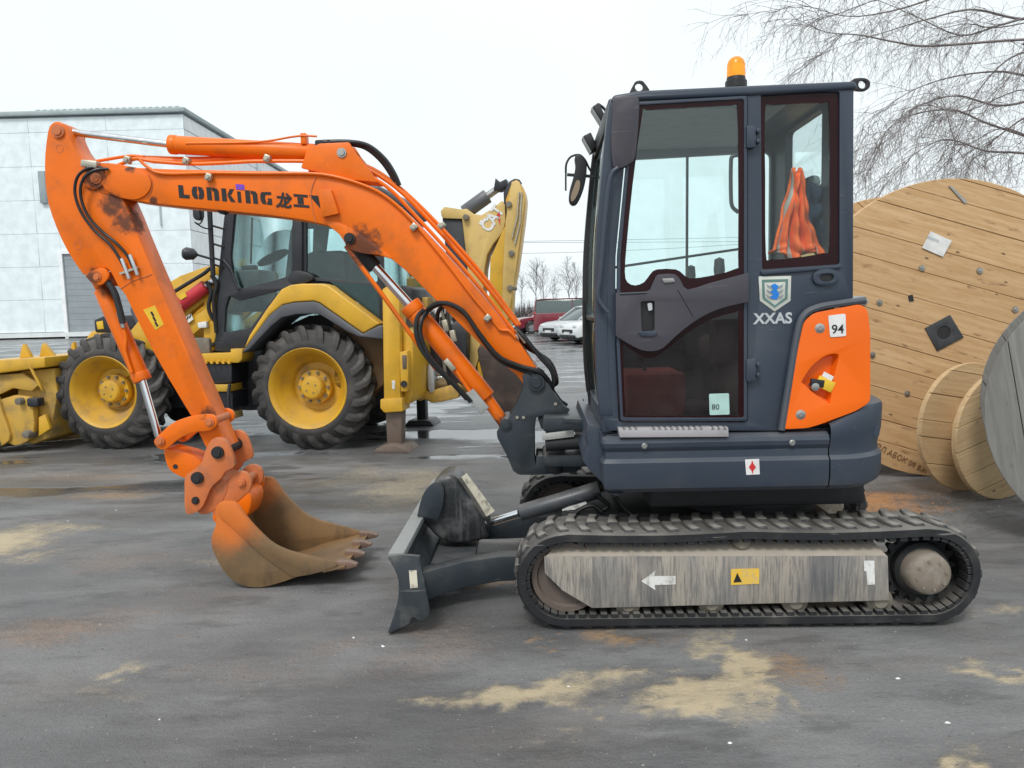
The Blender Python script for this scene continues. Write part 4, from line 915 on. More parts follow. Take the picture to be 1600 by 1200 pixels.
# each stroke is a polygon in a unit cell
Ls = {
 'L': [[(0, 1), (.42, 1), (.42, .28), (.9, .28), (.9, 0), (0, 0)]],
 'O': [[(.12, .95), (.42, 1), (.42, .76), (.36, .5), (.42, .24), (.42, 0), (.12, .05), (0, .3), (0, .7)], [(.5, 1), (.8, .95), (.92, .7), (.92, .3), (.8, .05), (.5, 0), (.5, .24), (.56, .5), (.5, .76)]],
 'N': [[(0, 1), (.36, 1), (.36, 0), (0, 0)], [(.42, 1), (.8, .95), (.92, .75), (.92, 0), (.56, 0), (.56, .7), (.42, .76)]],
 'K': [[(0, 1), (.36, 1), (.36, 0), (0, 0)], [(.42, .5), (.66, 1), (.98, 1), (.70, .52)], [(.42, .48), (.72, .46), (1.02, 0), (.64, 0)]],
 'I': [[(.1, .86), (.55, .86), (.55, 0), (.1, 0)]],
 'G': [[(.12, .95), (.9, 1), (.9, .78), (.42, .76), (.36, .5), (.42, .24), (.42, 0), (.12, .05), (0, .3), (0, .7)], [(.5, .0), (.92, 0), (.92, .5), (.6, .5), (.6, .22), (.5, .22)]]}
xx = 0
for ch, wd in (('L', 1.0), ('O', 1.12), ('N', 1.12), ('K', 1.12), ('I', .66), ('N', 1.12), ('G', 1.05)):
    letter('boom_letter', Ls[ch], xx, cw*wd*.86)
    if ch == 'I': letter('letter_dot', [[(.0, 1.0), (.9, 1.0), (.9, 1.42), (.0, 1.42)]], xx, cw*wd*1.05, 'purple')
    xx += cw*wd*.985
c0 = o0+ux*(L_+.012)
text_mesh('龙', H_*1.25, mt['ink'], 'boom_character', bo, c0-uy*.003+Vector((0, -.001, 0)), ux, uy, ext=.001, off=.0025)
def bl(pts, x): letter('boom_character', pts, x, cw*1.15)
bl([[(.05, 1), (.95, 1), (.95, .8), (.05, .8)], [(.28, .76), (.66, .76), (.66, .24), (.28, .24)], [(0, .2), (1, .2), (1, 0), (0, 0)]], L_+.012+H_*1.42)
letter('boom_stripe', [[(0, 1), (.62, 1), (.72, 0)]], L_+.012+H_*2.72, cw*1.1)

for o in list(bpy.data.objects):
    if o not in pre_d and o.parent == EX: o.location.y += DO
mt['tealglass'] = plain('dark_teal_window', (.02, .05, .055), .08)
# =================================================================== GROUND
def f_asphalt():
    n = NT('wet_asphalt'); co = n.co
    wv = n.new('ShaderNodeTexNoise'); wv.inputs['Scale'].default_value = 2.2; wv.inputs['Detail'].default_value = 6; wv.inputs['Roughness'].default_value = .65; n.lk(co, wv.inputs['Vector'])
    off = n.new('ShaderNodeVectorMath'); off.operation = 'SUBTRACT'; n.lk(wv.outputs['Color'], off.inputs[0]); off.inputs[1].default_value = (.5, .5, .5)
    sc = n.new('ShaderNodeVectorMath'); sc.operation = 'SCALE'; n.lk(off.outputs[0], sc.inputs[0]); sc.inputs['Scale'].default_value = .55
    wa = n.new('ShaderNodeVectorMath'); n.lk(co, wa.inputs[0]); n.lk(sc.outputs[0], wa.inputs[1]); wco = wa.outputs[0]
    big = n.noise(.35, 5, .6); mid = n.noise(1.1, 6, .62, n.mapping((1, 1.9, 1))); fine = n.noise(60, 3, .7); grit = n.noise(170, 2, .6); spk = n.noise(26, 4, .75)
    c = n.mix(n.rng(mid, .3, .7), (.124, .124, .127), (.212, .210, .211))
    c = n.mix(n.math('MULTIPLY', n.rng(big, .42, .62), .5), c, (.26, .257, .258))
    brn = n.noise(.8, 5, .65, n.mapping((1, 2.2, 1), loc=(7, 3, 0))); c = n.mix(n.math('MULTIPLY', n.rng(brn, .46, .68), .38), c, (.19, .15, .125))
    dk = n.noise(1.7, 6, .7, n.mapping((1, 2.6, 1), loc=(2, 9, 0))); c = n.mix(n.math('MULTIPLY', n.rng(dk, .50, .66), .6), c, (.072, .070, .070))
    c = n.mix(n.math('MULTIPLY', n.rng(fine, .35, .75), .4), c, (.11, .108, .107)); c = n.mix(n.math('MULTIPLY', n.rng(grit, .58, .72), .55), c, (.31, .30, .29))
    c = n.mix(n.math('MULTIPLY', n.rng(spk, .68, .76), .5), c, (.05, .045, .04))
    cols = {0: (.56, .45, .28), 1: (.30, .20, .14), 2: (.38, .22, .09), 3: (.50, .22, .06)}
    at = n.new('ShaderNodeAttribute'); at.attribute_name = 'spill'; ac = n.new('ShaderNodeSeparateColor'); n.lk(at.outputs['Color'], ac.inputs[0]); sand = None
    for q, src in ((2, ac.outputs[2]), (1, ac.outputs[1]), (0, ac.outputs[0]), (3, at.outputs['Alpha'])):
        v = n.math('ADD', src, n.math('MULTIPLY', n.math('SUBTRACT', spk, .5), n.rng(src, .0, .15, 0, 1.0)))
        k_ = n.math('MULTIPLY', n.rng(v, .05, 1.0), .74 if q in (0, 3) else .85); c = n.mix(k_, c, cols[q]); sand = k_ if sand is None else n.math('MAXIMUM', sand, k_)
    sx = n.new('ShaderNodeSeparateXYZ'); n.lk(co, sx.inputs[0])
    far = n.rng(sx.outputs[1], 4.2, 10); back = n.rng(sx.outputs[1], 5.6, 7.0)
    wn_ = n.noise(.5, 5, .62, n.mapping((1, 2.6, 1), loc=(11.3, 4.2, 0)))
    wm = n.math('MULTIPLY', n.rng(n.math('ADD', wn_, n.math('MULTIPLY', far, .13)), .44, .62), n.math('SUBTRACT', 1, sand))
    pud = n.math('MULTIPLY', n.rng(n.math('ADD', n.noise(.42, 4, .55, n.mapping((1, 2.2, 1), loc=(3.1, 7.7, 0))), n.math('MULTIPLY', far, .09)), .575, .615), n.math('MULTIPLY', back, n.math('SUBTRACT', 1, sand)))
    lin = n.noise(1, 4, .6, n.mapping((.5, 7, 1), rot=(0, 0, .12)))   # faint tyre drag marks
    c = n.mix(n.math('MULTIPLY', n.rng(lin, .54, .68), .14), c, (.075, .072, .070))
    c = n.mix(n.math('MULTIPLY', wm, .45), c, (.055, .055, .058)); n.color(n.mix(n.math('MULTIPLY', pud, .6), c, (.045, .046, .05)))
    rg = n.math('SUBTRACT', n.math('ADD', .66, n.math('MULTIPLY', fine, .22)), n.math('MULTIPLY', wm, .40)); n.rough(n.math('SUBTRACT', rg, n.math('MULTIPLY', pud, .26), clamp=True))
    n.b.inputs['Specular IOR Level'].default_value = .55
    hh = n.math('ADD', n.math('MULTIPLY', fine, .6), n.math('MULTIPLY', grit, .5)); hh = n.math('MULTIPLY', hh, n.math('SUBTRACT', 1, n.math('MULTIPLY', pud, .97)))
    b1 = n.bump(hh, .8, .009); n.bump(n.math('MULTIPLY', n.math('ADD', mid, n.math('MULTIPLY', sand, .5)), n.math('SUBTRACT', 1, pud)), .5, .06, b1)
    return n.m
patches = [(35, 842, 95, 20, 0, 1.0), (90, 868, 60, 10, 0, .5), (70, 985, 130, 26, 1, .55), (200, 1055, 38, 15, 0, .9), (165, 1085, 60, 10, 0, .35), (160, 772, 70, 10, 2, .6),
        (190, 885, 60, 20, 1, .35), (210, 960, 60, 10, 1, .35), (305, 880, 40, 9, 0, .4), (840, 1092, 150, 16, 0, 1.0), (940, 1065, 60, 14, 0, .8), (700, 1095, 60, 14, 0, .45), (1105, 1050, 48, 70, 0, 1.05), (1080, 1100, 60, 24, 0, 1.0),
        (1190, 1040, 70, 40, 2, .5), (1200, 1110, 70, 12, 0, .6), (950, 1000, 65, 14, 2, .7), (825, 1012, 25, 12, 2, .7), (690, 1000, 90, 46, 1, .45), (510, 1010, 45, 26, 1, .35), (630, 760, 90, 32, 0, .6), (540, 745, 50, 22, 0, .4),
        (1390, 788, 85, 20, 3, 1.0), (1535, 1043, 42, 16, 0, .85), (1405, 1025, 12, 5, 0, .8), (1500, 1190, 60, 16, 0, .95), (1575, 960, 55, 14, 0, .6), (760, 905, 80, 14, 2, .8), (900, 1150, 70, 10, 0, .45),
        (450, 1055, 90, 30, 1, .3), (1470, 1155, 30, 12, 0, .4), (300, 1000, 40, 10, 1, .4), (340, 1050, 50, 14, 1, .3), (640, 930, 40, 30, 1, .25), (120, 745, 160, 12, 2, .35), (1240, 1180, 30, 8, 0, .3)]
def make_ground():
    import numpy as np
    def axis(a, b, st, far):
        v = list(np.arange(a, b+1e-6, st)); e = st
        lo, hi = v[0], v[-1]; L, Hh = [], []
        while hi < far[1]: e *= 1.6; hi += e; Hh.append(min(hi, far[1]))
        e = st
        while lo > far[0]: e *= 1.6; lo -= e; L.append(max(lo, far[0]))
        return np.array(L[::-1]+v+Hh)
    X, Y = axis(-6.5, 7, .035, (-900, 900)), axis(1.2, 9.5, .035, (-60, 1800))
    gx, gy = np.meshgrid(X, Y); nx, ny = len(X), len(Y); n = nx*ny
    co = np.zeros((n, 3)); co[:, 0] = gx.ravel(); co[:, 1] = gy.ravel()
    R = np.random.RandomState(4); u = np.zeros(n); w = np.zeros(n); fx = co[:, 0]; fy = co[:, 1]
    for k in range(26):
        f = 2.2*1.17**k; a, b = R.uniform(0, 6.28, 2); g = R.uniform(0, 3.14); s_ = .055/(1+k*.12)
        ph = f*(fx*np.cos(g)+fy*np.sin(g)*1.3); u += s_*np.sin(ph+a); w += s_*.6*np.cos(ph*1.03+b)
    col = np.zeros((n, 4))
    for (px, py, hw, hh, k, a) in patches:
        x, y = ground(px, py); x1, _ = ground(px+hw, py); _, ya = ground(px, py-hh); _, yb = ground(px, py+hh)
        d = np.sqrt(((fx+u-x)/abs(x1-x))**2+((fy+w-y)/(abs(ya-yb)/2))**2)
        col[:, k] = np.maximum(col[:, k], a*np.clip((1.35-d)/1.0, 0, 1))
    ii = np.arange(nx-1); jj = np.arange(ny-1); I, J = np.meshgrid(ii, jj); q = (J*nx+I).ravel()
    fc = np.stack([q, q+1, q+1+nx, q+nx], 1)
    me = bpy.data.meshes.new('ground'); me.vertices.add(n); me.vertices.foreach_set('co', co.ravel()); nf = len(fc)
    me.loops.add(nf*4); me.loops.foreach_set('vertex_index', fc.ravel().astype(np.int32)); me.polygons.add(nf); me.polygons.foreach_set('loop_start', (np.arange(nf)*4).astype(np.int32))
    me.update(calc_edges=True); at = me.attributes.new('spill', 'FLOAT_COLOR', 'POINT'); at.data.foreach_set('color', col.ravel())
    me.materials.append(f_asphalt()); o = bpy.data.objects.new('ground', me); S.collection.objects.link(o); return tag(o, kind='structure')
gr = make_ground()
# scattered crumbs and chips on the asphalt
def crumbs(name, mat, n, spread, smin, smax, seed, kind='stuff'):
    """angular little stones: uneven octahedra half sunk into the ground"""
    R = random.Random(seed); V = []; F = []
    for i in range(n):
        x, y = spread(R); s = R.uniform(smin, smax); a = R.uniform(0, 6.3); b = len(V); q = R.uniform(.7, 1.7)
        for k in range(5): t = a+2*pi*k/5; V.append((x+cos(t)*s*q*R.uniform(.7, 1.1), y+sin(t)*s*R.uniform(.7, 1.1), s*R.uniform(.0, .3)))
        V.append((x+R.uniform(-.3, .3)*s, y+R.uniform(-.3, .3)*s, s*R.uniform(.5, .9))); V.append((x, y, -s*.4))
        for k in range(5): F += [(b+k, b+(k+1) % 5, b+5), (b+(k+1) % 5, b+k, b+6)]
    me = bpy.data.meshes.new(name); me.from_pydata(V, [], F); me.materials.append(mat)
    o = bpy.data.objects.new(name, me); S.collection.objects.link(o); return tag(o, kind=kind)
def sp_all(R):
    y = 2.0+R.random()**1.6*9; return (R.uniform(-.75, .75)*y, y)
crumbs('gravel', plain('dark_grit', (.085, .083, .08), .85), 1500, sp_all, .0012, .0042, 1)
crumbs('gravel_pale', plain('pale_grit', (.30, .28, .25), .8), 2200, sp_all, .0015, .0042, 2)
crumbs('litter', plain('white_crumb', (.75, .75, .74), .6), 40, sp_all, .004, .010, 3)
g0 = ground(1400, 788)
crumbs('wood_chips', plain('rusty_chip', (.34, .17, .07), .9), 170, lambda R: (g0[0]+R.gauss(0, .26), g0[1]+R.gauss(0, .2)), .003, .009, 4)
# dry twigs and grass in front of the wooden drums
R = random.Random(5); mb = MB(); gx, gy = ground(1470, 800)
for i in range(240):
    x, y = gx+R.gauss(0, .5), gy+R.gauss(0, .22); a = R.uniform(0, 6.3); L = R.uniform(.04, .16)
    mb.tube([(x, y, .004), (x+cos(a)*L*.5, y+sin(a)*L*.5, R.uniform(.01, .03)), (x+cos(a)*L, y+sin(a)*L, .004+R.random()*.02)], .0012, 3, caps=False)
tag(mb.build('dry_grass', plain('dead_twigs', (.20, .17, .13), .9)), kind='stuff')

# =================================================================== WAREHOUSE
WY = 60.0
def wp(px, py, Y=WY): x, z = WF.at(px, py, Y); return x, z
xc, ztop = wp(285, 171); xl0 = -62.
bcol = (.60, .70, .74)
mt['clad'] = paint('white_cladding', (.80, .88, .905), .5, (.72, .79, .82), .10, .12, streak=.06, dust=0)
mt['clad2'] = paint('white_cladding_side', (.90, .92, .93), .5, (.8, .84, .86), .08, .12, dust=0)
BD = empty('warehouse', 'large white panel-clad warehouse with a grey roller door behind the yellow loader', 'warehouse', (0, 0, 0))
MB().box(((xl0+xc)/2, WY+18.2, ztop/2), (xc-xl0-.3, 35.8, ztop-.3)).build('wall_core', plain('joint_grey', (.70, .77, .79), .7), BD)
d0x, dzt = wp(95, 397); d1x, _ = wp(205, 397)
ph = 2.52; nrow = int(ztop/ph)+1; pw = 5.9
z = .55; 
cols_ = []; x = xc
while x > xl0: cols_.append((max(x-pw, xl0), x)); x -= pw
zz = [0.5]+[.5+ph*(i+1) for i in range(6)]; zz = [v for v in zz if v < ztop-.8]+[ztop-.35]
def rects(xa, xb, za, zb):
    """cut the door opening out of a panel"""
    if xb <= d0x or xa >= d1x or za >= dzt: return [(xa, xb, za, zb)]
    out = []
    if xa < d0x: out.append((xa, d0x, za, zb))
    if xb > d1x: out.append((d1x, xb, za, zb))
    if zb > dzt: out.append((max(xa, d0x), min(xb, d1x), dzt, zb))
    return out
for (xa, xb) in cols_:
    for za, zb in zip(zz, zz[1:]):
        for (a, b, c, d) in rects(xa, xb, za, zb):
            if b-a > .1 and d-c > .1: MB().box(((a+b)/2, WY+.06, (c+d)/2), (b-a-.016, .10, d-c-.016)).build('wall_panel', mt['clad'], BD, bevel=.012, seg=1)
for k in range(4):
    ya, yb = WY+.15+k*9, WY+.15+(k+1)*9
    for za, zb in zip(zz, zz[1:]): MB().box((xc-.06, (ya+yb)/2, (za+zb)/2), (.10, yb-ya-.05, zb-za-.05)).build('wall_panel', mt['clad2'], BD, bevel=.015, seg=1)
mb = MB(); mb.box(((xl0+xc)/2, WY+18, ztop-.05), (xc-xl0+.5, 36.6, .34)); mb.build('roof_edge', paint('roof_flashing', (.36, .42, .43), .4, (.2, .22, .22), .3, .5), BD, bevel=.05)
for k in range(70):
    if k*.5+xl0+27 < xc: MB().box((xc-.4-k*.5, WY+.1, ztop+.22), (.28, .6, .08)).build('roof_rib', mt['clad'], BD)
MB().box(((xl0+xc)/2, WY-.02, .30), (xc-xl0, .3, .35)).build('plinth', paint('plinth_white', (.75, .78, .78), .5, (.5, .5, .5), .3, 1), BD)
dr = MB().box(((d0x+d1x)/2, WY+.10, dzt/2), (d1x-d0x-.3, .08, dzt-.05)).build('roller_door', paint('roller_door_grey', (.30, .335, .36), .5, (.25, .27, .28), .3, .5), BD)
for k in range(14): MB().box(((d0x+d1x)/2, WY+.055, (k+.5)*dzt/14), (d1x-d0x-.35, .02, dzt/14-.05)).build('door_slat', dr.data.materials[0], dr, bevel=.006, seg=1)
MB().box((d0x, WY-.02, dzt/2), (.25, .2, dzt)).build('door_jamb', mt['clad2'], BD); MB().box((d1x, WY-.02, dzt/2), (.25, .2, dzt)).build('door_jamb', mt['clad2'], BD)
MB().box(((d0x+d1x)/2, WY-.02, dzt+.12), (d1x-d0x+.25, .2, .24)).build('door_lintel', mt['clad2'], BD)
v0, v1 = wp(64, 268), wp(74, 318); MB().box(((v0[0]+v1[0])/2, WY-.12, (v0[1]+v1[1])/2), (.5, .3, v0[1]-v1[1])).build('wall_louvre', paint('louvre_grey', (.30, .36, .38), .5, (.2, .22, .22), .2, 1), BD, bevel=.02)
gx_, _ = wp(371, 300, 78); MB().cyl((xc+.12, WY+17, 0), (xc+.12, WY+17, ztop-.2), .10, 10).build('downpipe', mt['clad'], BD)
MB().cyl((xc-2.2, WY-.1, 8.4), (xc-2.2, WY-.1, 11.5), .06, 8).build('conduit', mt['silver'], BD)

# =================================================================== PARKED CARS
def car(name, label, L, Wd, H, paintm, kind, loc, rz, group='cars parked in the far row'):
    t = empty(name, label, 'car', loc, rz, group); h = Wd/2
    hood = .62*H if kind != 'suv' else .60*H; belt_ = .60*H
    lo = [(-L/2, .28), (-L/2-.02, .5), (-L/2+.04, belt_-.02), (-L/2+.16, belt_+.03), (-.1*L, belt_+.04), (.18*L, belt_+.01), (.40*L, hood-.09), (L/2-.08, hood-.22), (L/2, .48), (L/2-.03, .26)]
    wx = (-.30*L, .31*L); wr = .34
    def arch(cx): return [(cx+(wr+.06)*cos(a), max(.26, .34+(wr+.06)*sin(a))) for a in [pi*i/8 for i in range(9)]]
    low = [(L/2-.03, .26)]+arch(wx[1])+arch(wx[0])+[(-L/2, .26)]
    pr = sm(lo, 2, False); MB().prism(pr[:-1]+low, -h, h).build('body', paintm, t, bevel=.09, seg=3)
    MB().box((0, 0, .34), (L*.96, Wd-.34, .34)).build('underbody', mt['black'], t)
    if kind == 'van': cab_ = [(-L/2+.02, belt_), (-L/2+.10, H-.06), (-L/2+.35, H), (.10*L, H), (.17*L, H-.06), (.30*L, belt_)]
    elif kind == 'suv': cab_ = [(-L/2+.06, belt_), (-L/2+.30, H-.12), (-L/2+.6, H), (.0*L, H), (.08*L, H-.05), (.26*L, belt_)]
    else: cab_ = [(-.44*L, belt_), (-.30*L, H-.10), (-.20*L, H), (-.02*L, H), (.06*L, H-.05), (.25*L, belt_)]
    ins = .16; mb = MB(); n = len(cab_)
    for s in (1,):
        A = [mb.bm.verts.new((x, -h+.03+ins*(z-belt_)/(H-belt_), z)) for x, z in cab_]; Bv = [mb.bm.verts.new((x, h-.03-ins*(z-belt_)/(H-belt_), z)) for x, z in cab_]
        mb.bm.faces.new(A); mb.bm.faces.new(Bv[::-1])
        for i in range(n): mb.bm.faces.new((A[i], Bv[i], Bv[(i+1) % n], A[(i+1) % n]))
    mb.build('window_band', mt['carglass'], t, bevel=.03)
    roofp = [p for p in cab_[1:-1]]; MB().prism(roofp+[(x, z+.035) for x, z in roofp[::-1]], -h+ins+.0, h-ins).build('roof', paintm, t, bevel=.02)
    for s in (-1, 1):
        for (xa, xb) in ((cab_[0], cab_[1]), (cab_[-1], cab_[-2])):
            MB().bar((xa[0], s*(h-.03), xa[1]), (xb[0], s*(h-.02-ins), xb[1]), .05, .09).build('pillar', paintm, t)
        xm = -.08*L; MB().bar((xm, s*(h-.025), belt_), (xm, s*(h-.015-ins), H-.03), .03, .07).build('pillar', paintm, t)
        MB().box((L/2-.10, s*(h-.28), hood-.24), (.16, .36, .13)).build('headlight', mt['lamp'], t, bevel=.03)
        MB().box((-L/2+.05, s*(h-.13), belt_-.05), (.12, .20, .34)).build('tail_light', mt['red'], t, bevel=.02)
        MB().box((.20*L, s*(h+.06), belt_+.09), (.12, .16, .11)).build('door_mirror', paintm, t, bevel=.02)
        for x in wx:
            w = MB().lathe((x, s*(h-.22), .34), (0, s, 0), [(0, .2), (0, .31), (.03, .34), (.18, .34), (.21, .31), (.21, .21), (.16, .20)], 24, caps=False).build('wheel', mt['tyre'], t)
            r_0 = MB().lathe((x, s*(h-.22), .34), (0, s, 0), [(.14, 0), (.14, .20), (.19, .21)], 20, caps=False)
            for k in range(5): a = 2*pi*k/5; r_0.bar((x+.04*cos(a), s*(h-.04), .34+.04*sin(a)), (x+.20*cos(a), s*(h-.035), .34+.20*sin(a)), .02, .05)
            r_0.build('rim', mt['silver'], w)
    MB().box((L/2-.02, 0, .50), (.06, Wd*.55, .14)).build('grille', mt['black'], t, bevel=.01); MB().box((L/2, 0, .30), (.08, Wd*.8, .12)).build('bumper_grille', mt['black'], t, bevel=.02)
    MB().box((L/2+.02, 0, .42), (.02, .5, .11)).build('number_plate', mt['white'], t)
    return t
mt['carglass'] = plain('car_window_glass', (.10, .13, .13), .06); mt['lamp'] = plain('headlight_glass', (.75, .78, .8), .15)
cw_ = paint('white_car_paint', (.74, .76, .77), .25, (.4, .38, .35), .15, 2, coat=.4); cs_ = paint('silver_car_paint', (.48, .50, .52), .3, (.3, .28, .26), .3, 2, coat=.3)
cr_ = paint('burgundy_car_paint', (.20, .02, .035), .3, (.2, .15, .13), .3, 2, coat=.4); cg_ = paint('grey_car_paint', (.12, .125, .135), .35, (.2, .19, .17), .3, 2, coat=.3)
def cpos(px, Y): return ((px-800)/1200*Y, Y, 0)
car('parked_car', 'white car in the far row, nearest the excavator cab', 4.4, 1.8, 1.55, cw_, 'suv', cpos(966, 31), radians(180+20))
car('parked_car', 'silver hatchback parked between the white car and the burgundy minivan', 4.1, 1.7, 1.45, cs_, 'hatch', cpos(921, 34), radians(180+28))
car('parked_car', 'burgundy minivan with a red tail light in the far row', 4.7, 1.85, 1.85, cr_, 'van', cpos(909, 40), radians(-6))
car('parked_car', 'burgundy car at the left end of the far row, nose to the left', 4.3, 1.75, 1.55, cr_, 'hatch', cpos(862, 44), radians(180+14))
car('parked_car', 'dark grey estate car half hidden behind the burgundy minivan', 4.8, 1.85, 1.75, cg_, 'van', cpos(918, 47), radians(-4))

# =================================================================== BARE TREES
mt['bark'] = plain('grey_brown_bark', (.075, .062, .055), .9); mt['twig'] = plain('birch_twig', (.22, .19, .185), .85)
def grow(mb, p, d, L, r, depth, R, droop=.0, nseg=4, sides=4, spread=.6):
    pts = [p]; q = p.copy(); dd = d.copy()
    for i in range(nseg):
        dd = (dd+Vector((R.gauss(0, .13), R.gauss(0, .13), R.gauss(0, .10)-droop))).normalized(); q = q+dd*L/nseg; pts.append(q.copy())
    mb.tube(pts, [max(r*(1-.62*i/nseg), .0006) for i in range(nseg+1)], sides, caps=False)
    if depth <= 0: return
    for k in range(R.randint(3, 5)):
        i = R.randint(1, nseg); b = pts[i]; ax = Vector((R.gauss(0, 1), R.gauss(0, 1), R.gauss(.3, .6))).normalized()
        grow(mb, b, (dd*(1-spread*.5)+ax*spread).normalized(), L*R.uniform(.5, .75), r*.5, depth-1, R, droop, nseg, 3, spread)
def bare_tree(x, y, h, seed, label='thin bare grey tree far behind the parked cars', group='distant bare trees'):
    R = random.Random(seed); t = empty('bare_tree', label, 'tree', (x, y, 0), 0, group)
    pts = [Vector((R.gauss(0, .04)*i, R.gauss(0, .04)*i, h*i/7)) for i in range(8)]
    MB().tube(pts, [h*.009*(1-.12*i) for i in range(8)], 6).build('trunk', mt['bark'], t)
    mb = MB()
    for k in range(22):
        f = R.uniform(.25, .98); p = pts[int(f*7)].lerp(pts[min(7, int(f*7)+1)], f*7-int(f*7)); a = R.uniform(0, 6.3)
        grow(mb, p, Vector((cos(a)*.55, sin(a)*.55, 1)).normalized(), h*(1.1-f)*.45, h*.0026, 2, R)
    mb.build('crown', mt['bark'], t)
for k, (px, Y, h, lb) in enumerate(((817, 118, 6.4, 'small bare tree just right of the folded yellow arm, left end of the far row'), (842, 112, 8.6, 'bare tree rising above the tail of the burgundy minivan'), (852, 115, 8.2, 'bare tree close beside another one above the minivan roof, the right one of the pair'),
    (893, 112, 8.4, 'bare tree above the burgundy roof, left of the cab windscreen'), (903, 118, 8.0, 'bare tree nearest the excavator windscreen on its left'), (868, 130, 6.0, 'low bare tree in the gap between the two taller pairs'))):
    bare_tree((px-800)/1200*Y, Y, h, 40+k, lb)
R = random.Random(9); mb = MB()
for i in range(5200):
    x = R.uniform(-28, 48); y = 100+R.uniform(-3, 3); hh = (.9+1.1*noise.noise(Vector((x*.12, 0, 0)))+1.2)*R.uniform(.5, 1.1); dx = R.gauss(0, .35)
    v = [mb.bm.verts.new(p) for p in ((x-.03, y, 0), (x+.03, y, 0), (x+dx, y+.1, hh))]; mb.bm.faces.new(v)
tag(mb.build('scrub', mt['bark']), kind='stuff')
# power lines on two poles
for k, (px, Y) in enumerate(((762, 88), (1181, 92))):
    t = empty('utility_pole', ('wooden power line pole behind the yellow loader' if k == 0 else 'wooden power line pole behind the excavator cab'), 'pole', ((px-800)/1200*Y, Y, 0), 0, 'power line poles')
    MB().cyl((0, 0, 0), (0, 0, 9.2), .14, 8, .10).build('pole_shaft', mt['bark'], t); MB().box((0, 0, 8.8), (1.6, .12, .12)).build('cross_arm', mt['bark'], t)
for k, (za, zb, zs) in enumerate(((8.95, 9.0, .1), (8.85, 8.5, .1), (7.6, 8.3, .5))):
    xa, xb = (762-800)/1200*88, (1181-800)/1200*92; dy = (-.7, .7, 0)[k]
    pts = [(xa+(xb-xa)*t/16+dy, 88+4*t/16+k*.1, za+(zb-za)*t/16-zs*4*(t/16)*(1-t/16)*.5) for t in range(17)]
    tag(MB().tube(pts, .018, 4).build('power_line', mt['black']), ('top wire', 'middle wire', 'lowest sagging wire')[k]+' of the power line seen left of the cab', 'wire', 'power line wires')
# overhanging birch at the right
R = random.Random(21); BY = 8.0
bx0, _ = WF.at(1930, 400, BY); BT = empty('birch_tree', 'bare birch reaching fine drooping twigs over the wooden cable drums', 'tree', (bx0, BY+.3, 0))
def bl_(px, py, dy=0): x, z = WF.at(px, py, BY+dy); return Vector((x-bx0, dy-.3, z))
MB().tube([(0, 0, 0), (.03, 0, 1.5), (0, .02, 3.2), (-.06, 0, 4.6), (-.05, 0, 6.5), (0, 0, 8.5)], [.14, .12, .10, .08, .055, .02], 10).build('trunk', mt['bark'], BT)
limbs = [[(1925, 150), (1750, 60), (1600, 62), (1454, 72), (1400, 66), (1344, 55), (1290, 50), (1240, 30), (1190, 36)],
         [(1925, 60), (1760, 10), (1640, 20), (1560, 40), (1500, 55), (1430, 25), (1370, 0), (1300, -20)],
         [(1925, 220), (1720, 140), (1600, 118), (1560, 112), (1500, 118), (1440, 135), (1390, 165), (1350, 215)],
         [(1925, 330), (1720, 250), (1600, 212), (1540, 192), (1490, 172), (1430, 178), (1390, 200), (1362, 235)],
         [(1925, 340), (1700, 260), (1600, 240), (1540, 236), (1480, 218), (1430, 240), (1385, 280)],
         [(1925, -40), (1700, -60), (1540, -40), (1450, 0), (1380, 20), (1320, 25), (1250, 8), (1205, 20)],
         [(1925, 100), (1700, 20), (1600, 30), (1520, 15), (1450, 30), (1400, 45), (1320, 70), (1260, 95)],
         [(1925, 180), (1700, 90), (1620, 150), (1560, 165), (1500, 150), (1450, 160), (1400, 190), (1352, 260)],
         [(1925, 250), (1700, 200), (1620, 180), (1570, 205), (1520, 250), (1490, 275)],
         [(1925, 200), (1720, 100), (1640, 80), (1580, 90), (1530, 140), (1500, 200), (1480, 260)]]
crown = MB()
def twig(p, d, L, r, depth):
    n_ = 6; pts = [p]; q = p.copy(); dd = d.copy()
    for i in range(n_):
        dd = (dd+Vector((R.gauss(0, .17), R.gauss(0, .17), R.gauss(-.10, .14)))).normalized(); q = q+dd*L/n_; pts.append(q.copy())
    crown.tube(pts, [max(r*(1-.11*i), .0009) for i in range(n_+1)], 3, caps=False)
    if depth > 0:
        for k in range(R.randint(2, 4)):
            i = R.randint(1, n_-1); e = (dd*.55+Vector((R.gauss(-.15, .6), R.gauss(0, .5), R.gauss(-.25, .5)))).normalized(); twig(pts[i], e, L*R.uniform(.35, .7), r*.62, depth-1)
for li, lm in enumerate(limbs):
    for rep in range(1+(li % 2)):
        dy0 = R.uniform(-.9, .9) if rep else R.uniform(-.3, .3)
        c3 = curve3([bl_(px+(R.gauss(0, 22) if rep else 0), py+(R.gauss(0, 20) if rep else 0), dy0*min(1, i/3)) for i, (px, py) in enumerate(lm)], 6); N = len(c3)
        (crown if rep else crown).tube(c3, [max(.0022, (.020 if not rep else .012)*(1-i/N)**1.1) for i in range(N)], 5, caps=False)
        for k in range(33):
            i = int(N*R.uniform(.28, .99)); i = min(i, N-2); tdir = (c3[i+1]-c3[i]).normalized()
            d = (tdir*.7+Vector((R.gauss(-.15, .45), R.gauss(0, .5), R.gauss(-.25, .5)))).normalized()
            twig(c3[i], d, R.uniform(.22, .85), R.uniform(.0020, .0034), 2)
crown.build('crown', mt['twig'], BT)

